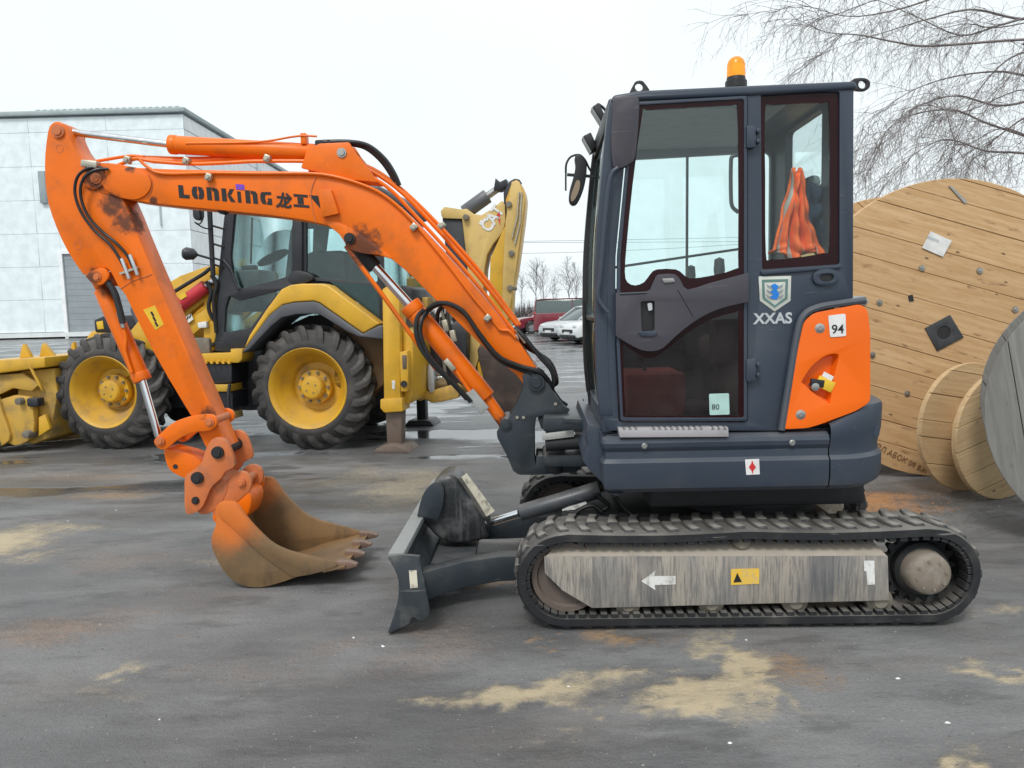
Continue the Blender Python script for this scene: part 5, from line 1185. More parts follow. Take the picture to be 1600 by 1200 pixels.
# =================================================================== WOODEN CABLE DRUMS
def f_wood(name, c1, c2, knot, dark=.5):
    n = NT(name); oi = n.new('ShaderNodeObjectInfo'); rnd = oi.outputs['Random']
    ad = n.new('ShaderNodeVectorMath'); cm = n.new('ShaderNodeCombineXYZ'); n.lk(n.math('MULTIPLY', rnd, 37), cm.inputs[0]); n.lk(n.math('MULTIPLY', rnd, 17), cm.inputs[2]); n.lk(n.co, ad.inputs[0]); n.lk(cm.outputs[0], ad.inputs[1])
    mp = n.mapping((1.1, 1, 16), src=ad.outputs[0]); g = n.noise(2.2, 6, .6, mp, dist=.4); g2 = n.noise(9, 4, .6, n.mapping((1, 1, 9), src=ad.outputs[0]))
    c = n.mix(n.rng(g, .32, .68), c1, c2); c = n.mix(n.math('MULTIPLY', n.rng(g2, .55, .75), .35), c, knot)
    c = n.mix(n.math('MULTIPLY', rnd, .35), c, tuple(x*.72 for x in c1))
    st = n.noise(3.2, 5, .6, n.mapping((1.6, 1, 5), src=ad.outputs[0])); c = n.mix(n.math('MULTIPLY', n.rng(st, .60, .72), dark), c, knot)
    v = n.new('ShaderNodeTexVoronoi'); v.inputs['Scale'].default_value = 3.1; n.lk(n.mapping((1, 1, 2.2), src=ad.outputs[0]), v.inputs['Vector']); c = n.mix(n.math('MULTIPLY', n.rng(v.outputs['Distance'], .075, .03), .85), c, tuple(x*.35 for x in knot))
    n.color(c); n.rough(.75); n.bump(g, .35, .004); return n.m
mt['wood'] = f_wood('pine_boards', (.52, .315, .145), (.63, .42, .225), (.19, .10, .045), .7); mt['woodp'] = f_wood('pale_new_boards', (.52, .35, .18), (.62, .45, .255), (.27, .15, .07), .6)
mt['woodg'] = f_wood('weathered_grey_boards', (.21, .205, .19), (.29, .285, .265), (.10, .095, .085), .4)
def flange(t, y0, th, Rr, ang, npl, mat, cz, holes=True):
    """round disc of parallel boards; each board its own mesh, long axis on its local x"""
    back = MB().lathe((0, y0+th*.55, cz), (0, 1, 0), [(0, 0), (0, Rr-.004), (th*.45, Rr-.004), (th*.45, 0)], 72).build('flange', mat, t); w = 2*Rr/npl; RR = random.Random(int(ang*10)+npl)
    cut = [-Rr]
    while cut[-1] < Rr-.02: cut.append(min(Rr, cut[-1]+w*RR.uniform(.75, 1.25)))
    for a, b in zip(cut, cut[1:]):
        a1, b1 = a+.0018, b-.0018; n = 9; pts = []
        for i in range(n+1): z = a1+(b1-a1)*i/n; pts.append((sqrt(max(Rr*Rr-z*z, 1e-5)), z))
        pts += [(-x, z) for x, z in pts[::-1]]
        o = MB().prism(pts, -th*.5+RR.uniform(-.004, .003), 0).build('plank', mat, back, bevel=.003, seg=1)
        o.location = (0, y0+th*.54, cz); o.rotation_euler = (0, radians(ang), 0)
    return back
def bolt_(t, x, y, z, r=.022):
    MB().lathe((x, y-.018, z), (0, 1, 0), [(0, 0), (0, r*.45), (.008, r*.5), (.0085, r), (.02, r*1.3), (.024, r*1.3)], 12).build('flange_bolt', mt['steel'], t)
cx_, cz_ = WF.at(1480, 516, 6.3)
D1 = empty('cable_drum', 'huge pine cable drum with a square steel hub plate behind the excavator', 'cable drum', (cx_, 6.3, 0), radians(-1), 'wooden cable drums')
RB = cz_; F1 = flange(D1, 0, .09, RB, 17, 12, mt['wood'], RB); F2 = flange(D1, 1.0, .09, RB, 40, 12, mt['wood'], RB)
MB().cyl((0, .09, RB), (0, 1.0, RB), .62, 40).build('barrel', mt['wood'], D1)
def dpt(px, py): x, z = WF.at(px, py, 6.28); return x-cx_, z
for (px, py) in ((1443, 419), (1533, 423), (1588, 484), (1377, 473), (1366, 555), (1420, 616), (1560, 600)):
    x, z = dpt(px, py); bolt_(F1, x, .002, z)
hx, hz_ = dpt(1476, 520)
s_ = [dpt(*q) for q in ((1447, 513), (1486, 492), (1507, 527), (1466, 549))]
hp = MB().plate(s_, [circ(hx, hz_, .055, 20)], -.010, .004).build('hub_plate', plain('dark_steel_plate', (.07, .075, .08), .6, .4), F1, bevel=.002)
MB().cyl((hx, -.004, hz_), (hx, .05, hz_), .056, 20).build('hub_hole', mt['dark'], F1)
MB().prism([dpt(*q) for q in ((1456, 361), (1489, 376), (1475, 401), (1443, 387))], -.006, .0).build('paper_label', mt['white'], F1)
MB().prism([dpt(*q) for q in ((1452, 368), (1470, 375), (1468, 379), (1450, 372))], -.0075, -.005).build('label_print', mt['silver'], F1)
MB().prism([dpt(*q) for q in ((1484, 290), (1488, 290), (1513, 315), (1509, 318))], -.008, .0).build('metal_strap', mt['steel'], F1)
MB().prism([dpt(*q) for q in ((1421, 462), (1428, 460), (1430, 470), (1423, 471))], -.006, .0).build('bolt_hole', mt['dark'], F1)
q0 = dpt(1368, 700); q1 = dpt(1450, 742)
text_mesh('ДЛ АБОК 09 8Ж', .065, mt['wstain'] if 'wstain' in mt else plain('stencil_ink', (.22, .12, .05), .8), 'stencil', F1, (q0[0], -.006, q0[1]), ux=(q1[0]-q0[0], 0, q1[1]-q0[1]), uy=(-(q1[1]-q0[1]), 0, q1[0]-q0[0]), ext=.001)
# small drum, seen at an angle
a1 = Vector(ground(1470, 759)+(0,)); b1 = Vector(ground(1548, 780)+(0,)); ax = (a1-b1); wdt = ax.length*.62; yaw = atan2(ax.y, ax.x)-pi/2+radians(4)
D2 = empty('cable_drum', 'small new pale cable drum standing between the huge pine drum and the grey one', 'cable drum', (b1.x+.09, b1.y, 0), yaw, 'wooden cable drums')
RS = .475; G1 = flange(D2, 0, .045, RS, -15, 6, mt['woodp'], RS); G2 = flange(D2, wdt, .045, RS+.02, 10, 6, mt['woodp'], RS+.02)
MB().cyl((0, .04, RS), (0, wdt, RS), .20, 24).build('barrel', mt['wood'], D2)
gx3, gy3 = ground(1796, 873)
D3 = empty('cable_drum', 'weathered grey cable drum cut off by the right edge', 'cable drum', (gx3, gy3, 0), radians(-30), 'wooden cable drums')
RG = .82; H1 = flange(D3, 0, .07, RG, 80, 8, mt['woodg'], RG); flange(D3, .7, .07, RG, 60, 8, mt['woodg'], RG)
MB().cyl((0, .06, RG), (0, .7, RG), .36, 28).build('barrel', mt['woodg'], D3)
for k in range(6): a = 2*pi*k/6+.3; bolt_(H1, .52*cos(a), 0, RG+.52*sin(a), .018)
# =================================================================== BACKHOE LOADER
BH = empty('backhoe_loader', 'yellow and black backhoe loader parked behind the excavator boom, its rear arm folded up', 'backhoe loader')
B.place(BH)
def Q(pts, d): return B.poly(pts, d)
def q3(px, py, d): return B.p3(px, py, d)
def bprism(name, pts, d0, d1, mat, bevel=.008, par=None, seg=2, smooth=0, dm=None):
    pp = Q(pts, d0 if dm is None else dm); pp = sm(pp, smooth) if smooth else [p[:2] for p in pp]
    return MB().prism(pp, d0, d1).build(name, mt[mat] if isinstance(mat, str) else mat, par or BH, bevel=bevel, seg=seg)
mt['tlug'] = paint('tyre_lug_rubber', (.050, .047, .046), .8, (.16, .145, .13), .9, 8)
mt['rimy'] = paint('rim_yellow', (.66, .37, .025), .4, (.24, .15, .07), .75, 4, coat=.05)
def bh_wheel(px, py, d0, Ro, Rr, w=.44, detailed=True, s=1):
    x, z = B.at(px, py, .02); z = Ro-.0
    wh = MB().lathe((x, d0, z), (0, s, 0), [(.03, Rr-.01), (.0, Rr+.03), (.005, Rr+.07), (.04, (Rr+Ro)/2), (.06, Ro-.10), (.10, Ro-.055), (w-.10, Ro-.055), (w-.06, Ro-.10), (w, Rr+.05), (w-.02, Rr-.01)], 56, caps=False).build('wheel', mt['tyre'], BH, ang=60)
    mb = MB(); mb.lathe((x, d0, z), (0, s, 0), [(.015, Rr-.012), (.0, Rr+.006), (-.004, Rr+.016), (.010, Rr+.02), (.05, Rr+.01), (.05, Rr-.03), (.012, Rr-.018)][:0]+[(.30, 0), (.30, Rr-.16), (.22, Rr-.12), (.16, Rr-.055), (.05, Rr-.03), (.018, Rr-.004), (.002, Rr+.012), (.012, Rr+.022), (.06, Rr+.012)], 48, caps=False)
    mb.build('rim', mt['rimy'], wh, ang=50)
    if not detailed: 
        mb = MB()
    hb = MB().lathe((x, d0, z), (0, s, 0), [(.10, 0), (.10, .085), (.106, .11), (.125, .125), (.20, .135), (.20, .185), (.215, .19), (.26, .19), (.30, .0)], 32).build('hub', mt['rimy'], wh, ang=30)
    mb = MB()
    for k in range(10): a = 2*pi*k/10; mb.cyl((x+.163*cos(a), d0+s*.175, z+.163*sin(a)), (x+.163*cos(a), d0+s*.205, z+.163*sin(a)), .017, 6)
    for k in range(4): a = 2*pi*k/4+.5; mb.cyl((x+.06*cos(a), d0+s*.093, z+.06*sin(a)), (x+.06*cos(a), d0+s*.11, z+.06*sin(a)), .009, 6)
    tag(mb.build('wheel_nut', mt['mudm'], wh), kind='stuff')
    proto = []
    for side in (0, 1):
        mb = MB(); rows = []
        for t in range(6):        # chevron bar from the shoulder to the centre line
            u = t/5; a = .30*u*(1 if side else 1); y = .015+u*(w*.53-.015); rr = Ro-.115+.115*min(1, u*2.6)**.6; th = .034-.006*u
            if side: y = w-y
            r_lo = rr-.06; ca, sa = cos(a), sin(a); tx, tz = -sa, ca
            rows.append([((rr*ca+tx*k), y, rr*sa+tz*k) if h else ((r_lo*ca+tx*k*1.3), y, r_lo*sa+tz*k*1.3) for (h, k) in ((0, -th), (1, -th*.8), (1, th*.8), (0, th))])
        V = mb.quadstrip(rows, close=True); mb.bm.faces.new(V[0]); mb.bm.faces.new(V[-1][::-1]); proto.append(mb)
    nl = 20
    if detailed:
        for side, mb in enumerate(proto):
            first = mb.build('tyre_lug', mt['tlug'], wh, bevel=.004, seg=1)
            for k in range(nl):
                o = first if k == 0 else copy(first); o.parent = wh; o.location = (x, d0 if s > 0 else d0-w, z); o.rotation_euler = (0, -2*pi*(k+.5*side)/nl, 0)
    else:
        allm = MB()
        for side, mb in enumerate(proto):
            vs = [v.co.copy() for v in mb.bm.verts]; fs = [[v.index for v in f.verts] for f in mb.bm.faces]; mb.bm.verts.index_update(); fs = [[v.index for v in f.verts] for f in mb.bm.faces]
            for k in range(nl):
                Rm = Matrix.Rotation(-2*pi*(k+.5*side)/nl, 3, 'Y'); nv = [allm.bm.verts.new(Rm @ v+Vector((x, d0 if s > 0 else d0-w, z))) for v in vs]
                for f in fs: allm.bm.faces.new([nv[i] for i in f])
            mb.bm.free()
        tag(allm.build('tyre_lug', mt['tlug'], wh), kind='stuff')
    return wh
R1 = .685
bh_wheel(481, 607, .0, R1, .425); bh_wheel(157, 612, .05, .665, .395, .42)
bh_wheel(481, 607, 2.25, R1, .425, detailed=False, s=-1); bh_wheel(157, 612, 2.2, .665, .395, .42, detailed=False, s=-1)
# chassis and axles
bprism('chassis', [(100, 560), (250, 530), (600, 540), (600, 640), (360, 650), (100, 640)], .55, 1.65, 'bhblack', dm=.1)
xx1, zz1 = B.at(481, 607, .02); MB().cyl((xx1, .25, R1), (xx1, 2.0, R1), .14, 20).build('axle', mt['ydirty'], BH); xx2, _ = B.at(157, 612, .02); MB().cyl((xx2, .3, R1), (xx2, 1.95, R1), .12, 20).build('axle', mt['bhblack'], BH)
bprism('engine_hood', [(140, 516), (200, 506), (262, 484), (335, 458), (335, 560), (110, 560)], .75, 1.5, 'yellow', .06, dm=.75)
bprism('front_cowl', [(146, 500), (160, 494), (250, 490), (250, 520), (148, 520)], .45, 1.8, 'bhblack', .02, dm=.45)
bprism('cowl_light', [(150, 503), (160, 501), (162, 514), (152, 515)], .44, .50, 'yell', .005)
bprism('side_rail', [(203, 486), (212, 484), (240, 520), (262, 585), (256, 596), (232, 545)], .35, .42, 'bhgrey', .01, smooth=2)
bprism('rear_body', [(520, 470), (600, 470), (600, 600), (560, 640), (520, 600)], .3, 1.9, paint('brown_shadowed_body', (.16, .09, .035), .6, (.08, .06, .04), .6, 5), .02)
# cab
CB, CG = .22, 2.0
cabo = [(362, 300), (350, 340), (344, 400), (338, 470), (336, 548), (378, 552), (395, 530), (420, 495), (448, 470), (560, 468), (598, 512), (600, 480), (596, 320), (590, 300)]
fw = [(366, 333), (457, 333), (455, 430), (430, 438), (372, 452), (364, 438), (360, 400)]
fw2 = [(478, 333), (580, 333), (590, 440), (580, 442), (478, 432)]
lowg = [(358, 462), (374, 470), (430, 455), (440, 452), (415, 480), (392, 512), (350, 520), (352, 480)]
reg = [(486, 438), (590, 446), (594, 500), (560, 472), (515, 440)]
holes = [rpoly([p for p in Q(h, CB)], .02, 2) for h in (fw, fw2, lowg)]
MB().plate([p[:2] for p in Q(cabo, CB)], holes, CB, CB+.06).build('cab_side_frame', mt['bhblack'], BH, bevel=.006)
cf = MB().plate([p[:2] for p in Q(cabo, CB)], holes, CG-.06, CG).build('cab_side_frame', mt['bhblack'], BH, bevel=.006)
for h in holes:
    MB().prism(h, CB+.025, CB+.031).build('cab_window', mt['bhglass'], BH); MB().prism(h, CG-.031, CG-.025).build('cab_window', mt['bhglass'], BH)
bprism('rear_quarter_glass', reg, CB-.004, CB, mt['tealglass'], .0)
bprism('cab_roof', [(352, 296), (366, 284), (590, 288), (604, 300), (600, 318), (352, 318)], CB-.06, CG+.06, 'bhblack', .04)
for (x_, y0_, y1_, nm) in ((344, 318, 548, 'front'), (598, 318, 470, 'rear')):
    a, b = Q([(x_+8, y0_), (x_-6, y1_)], CB) if nm == 'front' else Q([(x_-4, y0_), (x_, y1_)], CB)
    mb = MB(); mb.quadstrip([[(a[0], CB+.06, a[1]), (a[0], CG-.06, a[1])], [(b[0], CB+.06, b[1]), (b[0], CG-.06, b[1])]]); mb.build('windscreen', mt['bhglass'], BH, solid=.006)
MB().bar(q3(466, 318, CB-.02), q3(466, 440, CB-.02), .10, .05).build('door_post', mt['bhblack'], BH, bevel=.01)
MB().prism(sm(Q([(452, 432), (460, 424), (472, 424), (488, 430), (488, 437), (470, 444), (452, 440)], CB-.05), 3), CB-.07, CB-.02).build('door_latch', mt['bhblack'], BH, bevel=.006)
MB().tube(curve3([q3(*p) for p in ((349, 406, CB-.03), (360, 420, CB-.03), (366, 436, CB-.03), (372, 452, CB-.03))], 4), .018, 6).build('door_handle_rail', mt['bhblack'], BH)
MB().box((q3(520, 430, 1.1)), (.5, .5, .55)).build('operator_seat', mt['seat'], BH, bevel=.08); MB().box((q3(560, 395, 1.1)), (.14, .46, .8)).build('seat_back', mt['seat'], BH, bevel=.05)
MB().box(q3(400, 455, 1.1), (.35, .5, .5)).build('steering_console', mt['bhblack'], BH, bevel=.05)
MB().lathe(q3(428, 405, 1.1), (-.5, 0, 1), [(0, .0), (.0, .02), (.01, .20), (.03, .20), (.035, .02), (.03, 0)], 24).build('steering_wheel', mt['bhblack'], BH)
MB().tube([q3(394, 340, CB+.3), q3(392, 412, CB+.3)], .012, 6).build('wiper_arm', mt['black'], BH)
MB().box(q3(390, 418, CB+.25), (.16, .1, .05)).build('dash_pod', mt['black'], BH, bevel=.01)
bprism('far_curtain', [(412, 335), (440, 335), (430, 425), (410, 425)], 1.6, 1.62, 'teal', .0, dm=CB)
# fender
fo = Q([(379, 546), (388, 524), (414, 484), (438, 452), (452, 445), (470, 443), (503, 443), (512, 446), (592, 506), (566, 521), (498, 473), (488, 470), (458, 472), (440, 476), (420, 492), (392, 530)], .0)
MB().prism([p[:2] for p in fo], .02, .50).build('rear_fender', mt['yellow'], BH, bevel=.018, seg=3)
fgs_ = Q([(377, 552), (392, 531), (420, 493), (440, 477), (458, 473), (488, 471), (498, 474), (566, 522), (593, 508), (598, 510), (598, 530), (560, 526), (543, 518), (497, 490), (462, 491), (440, 496), (424, 509), (404, 530), (390, 545)], .0)
MB().prism([p[:2] for p in fgs_], .0, .50).build('fender_skirt', mt['bhgrey'], BH, bevel=.012)
bprism('fender_liner', [(385, 550), (424, 512), (462, 494), (497, 493), (560, 530), (598, 534), (598, 560), (372, 640), (362, 600)], .47, .50, 'dark', .0, dm=.1)
# steps, tanks
bprism('upper_step', [(308, 553), (360, 551), (360, 545), (379, 545), (378, 562), (372, 567), (312, 566)], .12, .42, 'yellow', .01)
mb = MB()
for k in range(6): p = q3(314+k*9, 566, .12); mb.box((p.x, .11, p.z), (.03, .03, .03))
tag(mb.build('step_teeth', mt['yellow'], BH), kind='stuff')
bprism('battery_box', [(316, 568), (362, 568), (362, 598), (330, 600)], .16, .6, 'bhblack', .015); bprism('lower_box', [(330, 612), (364, 612), (364, 640), (345, 645)], .2, .6, 'bhblack', .015)
bprism('lower_step', [(328, 601), (358, 601), (359, 612), (330, 612)], .12, .42, 'yellow', .006)
MB().tube(curve3([q3(*p) for p in ((359, 600, .1), (357, 615, .1), (358, 635, .1), (362, 652, .1))], 3), .02, 6).build('step_strap', mt['bhblack'], BH)
bprism('foot_step', [(348, 645), (362, 644), (364, 655), (350, 656)], .15, .4, 'yfade', .006)
# loader arms, tilt cylinder
for s, nm in ((.32, 1), (1.75, 0)):
    la = [(262, 442), (300, 424), (332, 414), (342, 422), (340, 440), (330, 462), (300, 486), (270, 520), (240, 560), (140, 625), (60, 650), (30, 640), (34, 622), (110, 585), (180, 540), (225, 490)]
    bprism('loader_arm', la, s, s+.12, 'yellow', .015, smooth=2, dm=.32)
    bprism('arm_link', [(284, 506), (322, 482), (330, 500), (296, 528), (286, 524)], s-.03, s, 'yellow', .01, dm=.3)
    a, b = q3(262, 492, .25), q3(322, 447, .25)
    if nm: 
        MB().cyl(a, b, .075, 24).build('lift_cylinder', mt['redcyl'], BH, bevel=.01); MB().cyl(b, q3(340, 434, .25), .035, 14).build('cylinder_rod', mt['chrome'], BH)
        MB().cyl(q3(283, 478, .165), q3(284, 477, .165), .01, 6).build('cylinder_bolt', mt['zinc'], BH)
        bprism('cylinder_sticker', [(278, 461), (288, 455), (292, 463), (282, 469)], .165, .17, 'yell', 0)
MB().prism([p[:2] for p in Q([(318, 442), (334, 436), (338, 520), (332, 548), (318, 530)], .3)], .3, .75).build('loader_tower', mt['yellow'], BH, bevel=.01)
bprism('white_tank', [(308, 504), (322, 502), (323, 512), (309, 513)], .24, .3, 'white', .01)
st = bprism('model_label', [(286, 498), (298, 490), (302, 499), (290, 508)], .255, .262, 'white', 0)
for k in range(3): MB().bar(q3(288+k*4, 503-k*3, .252), q3(290+k*4, 497-k*3, .252), .012, .004).build('label_mark', mt['ink'], st)
for pts in (((262, 462, .2), (290, 445, .2), (318, 428, .2), (330, 420, .25), (336, 440, .25)), ((322, 440, .2), (330, 455, .2), (326, 480, .2), (334, 500, .22), (344, 505, .25)), ((330, 430, .2), (338, 445, .2), (334, 470, .2), (338, 520, .22)), ((300, 545, .3), (318, 534, .3), (330, 540, .3), (345, 530, .3))):
    MB().tube(curve3([q3(*p) for p in pts], 4), .022, 7).build('loader_hose', mt['hose'], BH)
MB().box(q3(312, 540, .35), (.35, .2, .18)).build('valve_block', mt['mudm'], BH, bevel=.03)
# mirror, work lights at the front of the cab
MB().tube([q3(327, 318, .1), q3(333, 430, .15)], .028, 8).build('mirror_post', mt['bhblack'], BH)
for y in (352, 380, 402, 412): MB().tube([q3(330, y, .13), q3(350, y+6, CB)], .012, 5).build('mirror_bracket', mt['black'], BH)
MB().lathe(q3(288, 396, .0), (.9, .1, -.1), [(0, 0), (0, .055), (.02, .07), (.10, .06), (.14, .02), (.14, 0)], 20).build('work_light', mt['bhblack'], BH); MB().lathe(q3(287, 396, .0), (.9, .1, -.1), [(-.006, 0), (-.002, .05), (.0, .055), (.01, 0)], 20).build('light_lens', mt['lamp'], BH)
MB().tube([q3(304, 397, .05), q3(332, 405, .12)], .014, 6).build('light_arm', mt['black'], BH)
MB().prism(rpoly(Q([(302, 322), (311, 321), (314, 342), (308, 345), (303, 340)], .0), .02), -.02, .06).build('mirror', mt['bhblack'], BH, bevel=.01)
MB().tube(curve3([q3(*p) for p in ((316, 322, .0), (318, 338, 0), (312, 350, 0), (304, 347, 0), (318, 356, .05), (332, 358, .1))], 3), .008, 5).build('mirror_bracket', mt['black'], BH)
# front bucket (at the left)
buck = [(60, 545), (92, 536), (94, 560), (90, 620), (88, 672), (60, 692), (10, 700), (-60, 702), (-110, 690), (-70, 640), (-50, 580), (-45, 556)]
x0_, zt_ = B.at(0, 575, .1); xr_, _ = B.at(88, 600, .1)
bk = bprism('loader_bucket', [(-60, 566), (88, 556), (88, 572), (-20, 586), (-30, 640), (-80, 700), (-110, 690), (-72, 630)], -.08, 2.35, 'yellow', .02, dm=.1)
bprism('bucket_back', [(30, 580), (84, 575), (90, 612), (78, 684), (52, 694), (20, 690)], .10, 2.3, 'ydirty', .02, dm=.1)
bprism('bucket_cheek', [(-30, 586), (46, 582), (70, 600), (60, 610), (30, 605), (-40, 640)], .0, .05, 'ydirty', .01, dm=.1)
bprism('bucket_bracket', [(14, 622), (56, 618), (64, 640), (64, 676), (44, 692), (26, 690), (16, 668)], -.02, .06, 'ydirty', .012, dm=.1, smooth=2)
bprism('bucket_bracket', [(-10, 615), (12, 618), (20, 640), (32, 676), (24, 690), (0, 698), (-14, 680)], -.06, .0, 'ydirty', .012, dm=.1, smooth=2)
bprism('side_bracket', [(70, 650), (80, 645), (88, 668), (70, 680)], .0, .05, 'yellow', .01, dm=.1)
for (x, y, r) in ((54, 676, .045), (2, 640, .05), (5, 690, .07), (42, 625, .04)):
    p = q3(x, y, .05); MB().cyl((p.x, -.09, p.z), (p.x, .05, p.z), r, 16).build('bucket_pin', mt['mudm'], BH, bevel=.005)
MB().box(q3(56, 628, .0), (.14, .12, .10)).build('pin_boss', mt['bhblack'], BH, bevel=.02)
for (x, w) in ((30, 18), (44, 24), (66, 12), (76, 14)):
    d = .1+(x-30)*.012; bprism('bucket_tooth', [(x, 560), (x+4, 540), (x+7, 537), (x+w, 558)], d, d+.05, 'yellow', .004, dm=.1)
bprism('tooth_plate', [(44, 572), (50, 578), (62, 600), (66, 612), (58, 600)], -.10, -.07, 'yellow', .004, dm=-.1)
# rear stabilisers
bprism('stabiliser_leg', [(597, 452), (606, 446), (616, 452), (624, 466), (626, 642), (600, 642)], .0, .26, 'yellow', .012)
bprism('leg_cap', [(594, 624), (628, 622), (629, 643), (600, 645), (594, 638)], -.02, .28, 'yellow', .01)
lg = bprism('inner_leg', [(604, 640), (628, 640), (627, 694), (605, 694)], .05, .21, 'rusty', .005); lz = B.at(616, 694, .1)
px_, pz_ = B.at(618, 690, .1); MB().prism([(px_-.20, 0.0), (px_+.20, 0.0), (px_+.14, .06), (px_+.03, .09), (px_-.05, .09), (px_-.16, .05)], -.08, .34).build('stabiliser_pad', mt['rusty'], BH, bevel=.01)
MB().prism([(B.at(605, 660, .1)[0], .05), (B.at(627, 660, .1)[0], .05), (B.at(627, 660, .1)[0], .5), (B.at(605, 660, .1)[0], .5)], .06, .2).build('inner_leg', mt['rusty'], BH, bevel=.006)
px2, _ = B.at(660, 640, 1.95); MB().prism([(px2-.06, .04), (px2+.06, .04), (px2+.06, .9), (px2-.06, .9)], 1.88, 2.02).build('inner_leg', mt['bhblack'], BH, bevel=.006)
MB().prism([(px2-.20, 0), (px2+.20, 0), (px2+.14, .07), (px2-.14, .07)], 1.75, 2.15).build('stabiliser_pad', mt['bhblack'], BH, bevel=.01)
MB().prism([(px2-.12, .6), (px2+.12, .6), (px2+.12, 1.9), (px2-.12, 1.9)], 1.84, 2.06).build('stabiliser_leg', mt['yellow'], BH, bevel=.01)
bprism('white_patch', [(612, 595), (617, 594), (617, 608), (613, 608)], -.0035, .001, 'wsmear', 0)
# rear frame and swing parts
bprism('rear_frame', [(628, 512), (644, 520), (646, 560), (645, 620), (640, 632), (630, 630)], .1, 1.9, 'yellow', .02)
bprism('frame_bracket', [(624, 550), (636, 548), (638, 580), (636, 612), (626, 612)], -.02, .12, 'yellow', .01)
MB().cyl(q3(631, 600, -.04), q3(631, 600, -.0)+Vector((0, .03, 0)), .035, 14).build('bracket_hole', mt['dark'], BH)
bprism('frame_slot', [(628, 555), (635, 555), (635, 576), (629, 576)], -.03, -.01, 'rusty', .004)
bprism('swing_frame', [(652, 612), (676, 610), (712, 600), (718, 606), (716, 622), (690, 628), (674, 630), (664, 624), (654, 628)], .7, 1.5, 'ydirty', .02, dm=.7)
bprism('swing_post', [(648, 540), (680, 520), (715, 500), (730, 520), (728, 600), (700, 606), (690, 580), (660, 580)], .85, 1.35, 'bhblack', .03, dm=.85)
MB().cyl(q3(640, 592, .8), q3(668, 592, .8), .055, 16).build('swing_cylinder', mt['bhblack'], BH, bevel=.006); MB().cyl(q3(668, 591, .8), q3(696, 590, .8), .03, 14).build('swing_rod', mt['chrome'], BH)
bprism('swing_bracket', [(668, 572), (674, 570), (678, 580), (677, 612), (671, 612), (668, 600)], .68, .76, 'silver', .008, smooth=2)
bprism('control_tower', [(640, 466), (668, 464), (668, 480), (642, 500)], .9, 1.3, 'ydirty', .01)
bprism('rear_grille', [(620, 446), (640, 448), (644, 452), (646, 474), (640, 480), (622, 470)], .5, 1.7, 'bhblack', .01)
RR = random.Random(3)
for k in range(9):
    p0 = (690+RR.uniform(-16, 14), 478+RR.uniform(-8, 14)); p1 = (700+RR.uniform(-20, 24), 590+RR.uniform(-20, 8)); m_ = ((p0[0]+p1[0])/2+RR.uniform(-18, 10), (p0[1]+p1[1])/2+RR.uniform(-8, 8))
    dd = .75+k*.05; MB().tube(curve3([q3(*p0, dd), q3(*m_, dd-.06), q3(*p1, dd)], 6), .018, 6).build('backhoe_hose', mt['hose'] if k % 3 else mt['mudm'], BH)
for (x, y) in ((682, 478), (694, 500), (706, 516)):
    MB().bar(q3(x, y, .68), q3(x+4, y+18, .68), .06, .05).build('hose_fitting', mt['zinc'] if y > 490 else mt['white'], BH, bevel=.006)
# boom, dipper, bucket of the backhoe
DA = 1.05
bprism('backhoe_boom', [(690, 337), (688, 330), (694, 323), (720, 327), (729, 326), (740, 334), (752, 336), (772, 324), (784, 313), (789, 320), (790, 345), (786, 362), (770, 382), (761, 398), (757, 420), (754, 470), (752, 520), (748, 560), (738, 590), (724, 592), (716, 560), (726, 500), (731, 440), (729, 400), (724, 340), (720, 338)], DA, DA+.30, 'yfade', .012, dm=DA)
bprism('boom_channel', [(690, 339), (724, 340), (731, 400), (731, 520), (712, 560), (700, 440)], DA+.03, DA+.27, 'bhblack', .01, dm=DA)
for d in (DA, DA+.275): bprism('boom_flange', [(689, 336), (694, 323), (720, 327), (727, 336), (733, 400), (729, 402), (722, 342), (692, 341)], d-.004, d+.03, 'yfade', .006, dm=DA)
MB().cyl(q3(726, 332, DA+.13), q3(762, 306, DA+.13), .085, 26).build('dipper_cylinder', paint('grey_cylinder_paint', (.10, .105, .115), .4, (.2, .2, .2), .3, 5), BH, bevel=.008)
MB().cyl(q3(762, 306, DA+.13), q3(790, 286, DA+.13), .042, 20).build('cylinder_rod', mt['steel'], BH)
bprism('dipper_head', [(786, 300), (796, 282), (804, 278), (812, 280), (800, 300), (796, 340), (788, 345)], DA+.02, DA+.28, 'bhblack', .012, dm=DA)
bprism('light_block', [(770, 296), (773, 277), (780, 283), (790, 278), (792, 290), (780, 296)], DA+.05, DA+.25, 'bhblack', .006, dm=DA)
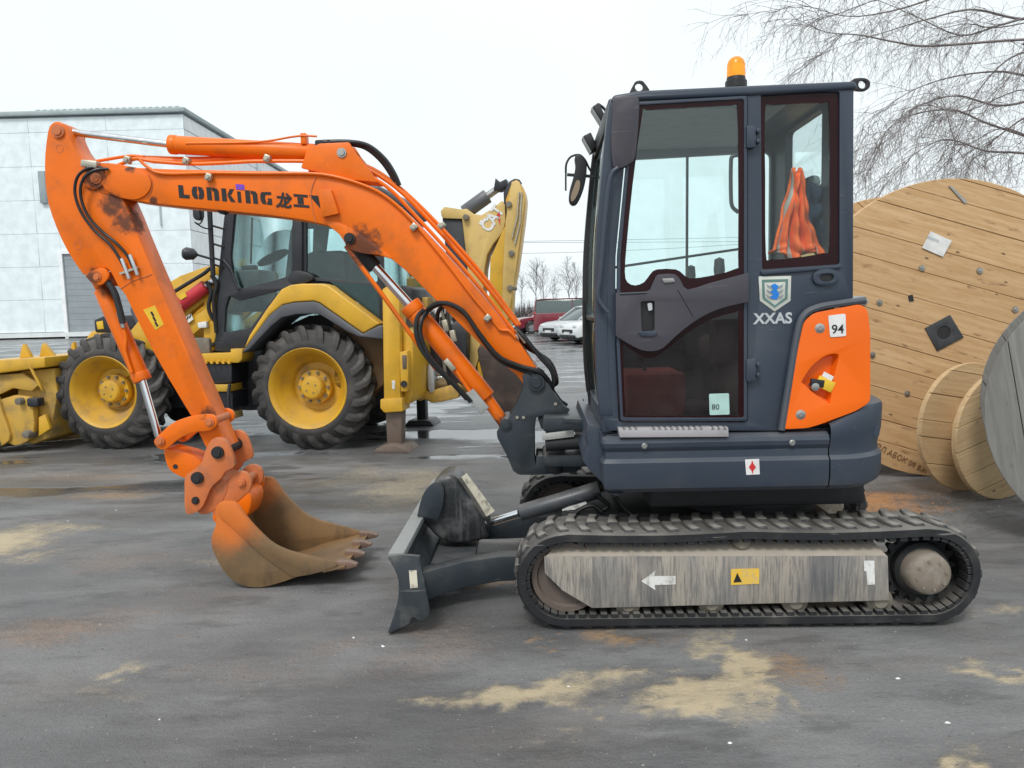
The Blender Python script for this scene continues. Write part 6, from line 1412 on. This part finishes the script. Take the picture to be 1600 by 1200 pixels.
bprism('dipper', [(800, 284), (808, 281), (814, 288), (819, 300), (821, 312), (818, 345), (812, 390), (807, 425), (801, 455), (799, 490), (792, 505), (775, 500), (764, 470), (766, 404), (780, 372), (790, 350), (792, 330), (790, 312)], DA+.0, DA+.28, 'yellow', .012, dm=DA)
bprism('dipper_cheek', [(800, 284), (812, 284), (820, 312), (816, 352), (806, 425), (799, 470), (794, 500), (784, 500), (786, 430), (790, 350), (794, 320)], DA-.03, DA, 'yfade', .008, dm=DA)
bprism('dipper_foot', [(770, 480), (798, 478), (796, 520), (780, 560), (765, 590), (748, 600), (745, 570), (760, 530)], DA+.02, DA+.26, 'yellow', .012, dm=DA)
for pts in (((815, 300), (812, 350), (804, 382)), ((811, 300), (808, 340), (800, 372))):
    MB().tube([q3(x, y, DA-.05) for x, y in pts], .010, 6).build('dipper_pipe', mt['zinc'], BH)
for (x, y) in ((796, 320), (800, 396), (729, 340), (798, 450)):
    p = q3(x, y, DA); MB().cyl((p.x, DA-.06, p.z), (p.x, DA+.32, p.z), .035, 14).build('arm_pin', mt['mudm'], BH, bevel=.005)
bprism('backhoe_bucket', [(749, 545), (762, 538), (800, 545), (832, 572), (834, 610), (820, 640), (790, 650), (772, 640), (764, 610), (756, 580)], DA-.15, DA+.45, paint('dark_bucket_steel', (.045, .032, .028), .6, (.12, .08, .06), .8, 4), .02, dm=DA, smooth=2)
cl0 = q3(762, 368, DA-.004); clx = (q3(782, 330, DA)-q3(764, 356, DA)).normalized(); 
cly = Vector((0, 1, 0)).cross(clx); cly = cly if cly.z > 0 else -cly
t0 = q3(764, 364, DA-.006); 
text_mesh('CAT', .20, mt['white'], 'boom_lettering', BH, t0, ux=clx, uy=cly, ext=.002, off=.006, sx=.78)
MB().prism([p[:2] for p in Q([(776, 336), (781, 330), (782, 352)], DA)], DA-.008, DA-.005).build('letter_triangle', mt['red'], BH)
for k in range(3): MB().bar(q3(750+k*5, 351-k*3, DA-.004), q3(753+k*5, 344-k*3, DA-.004), .03, .004).build('boom_number', mt['white'], BH)
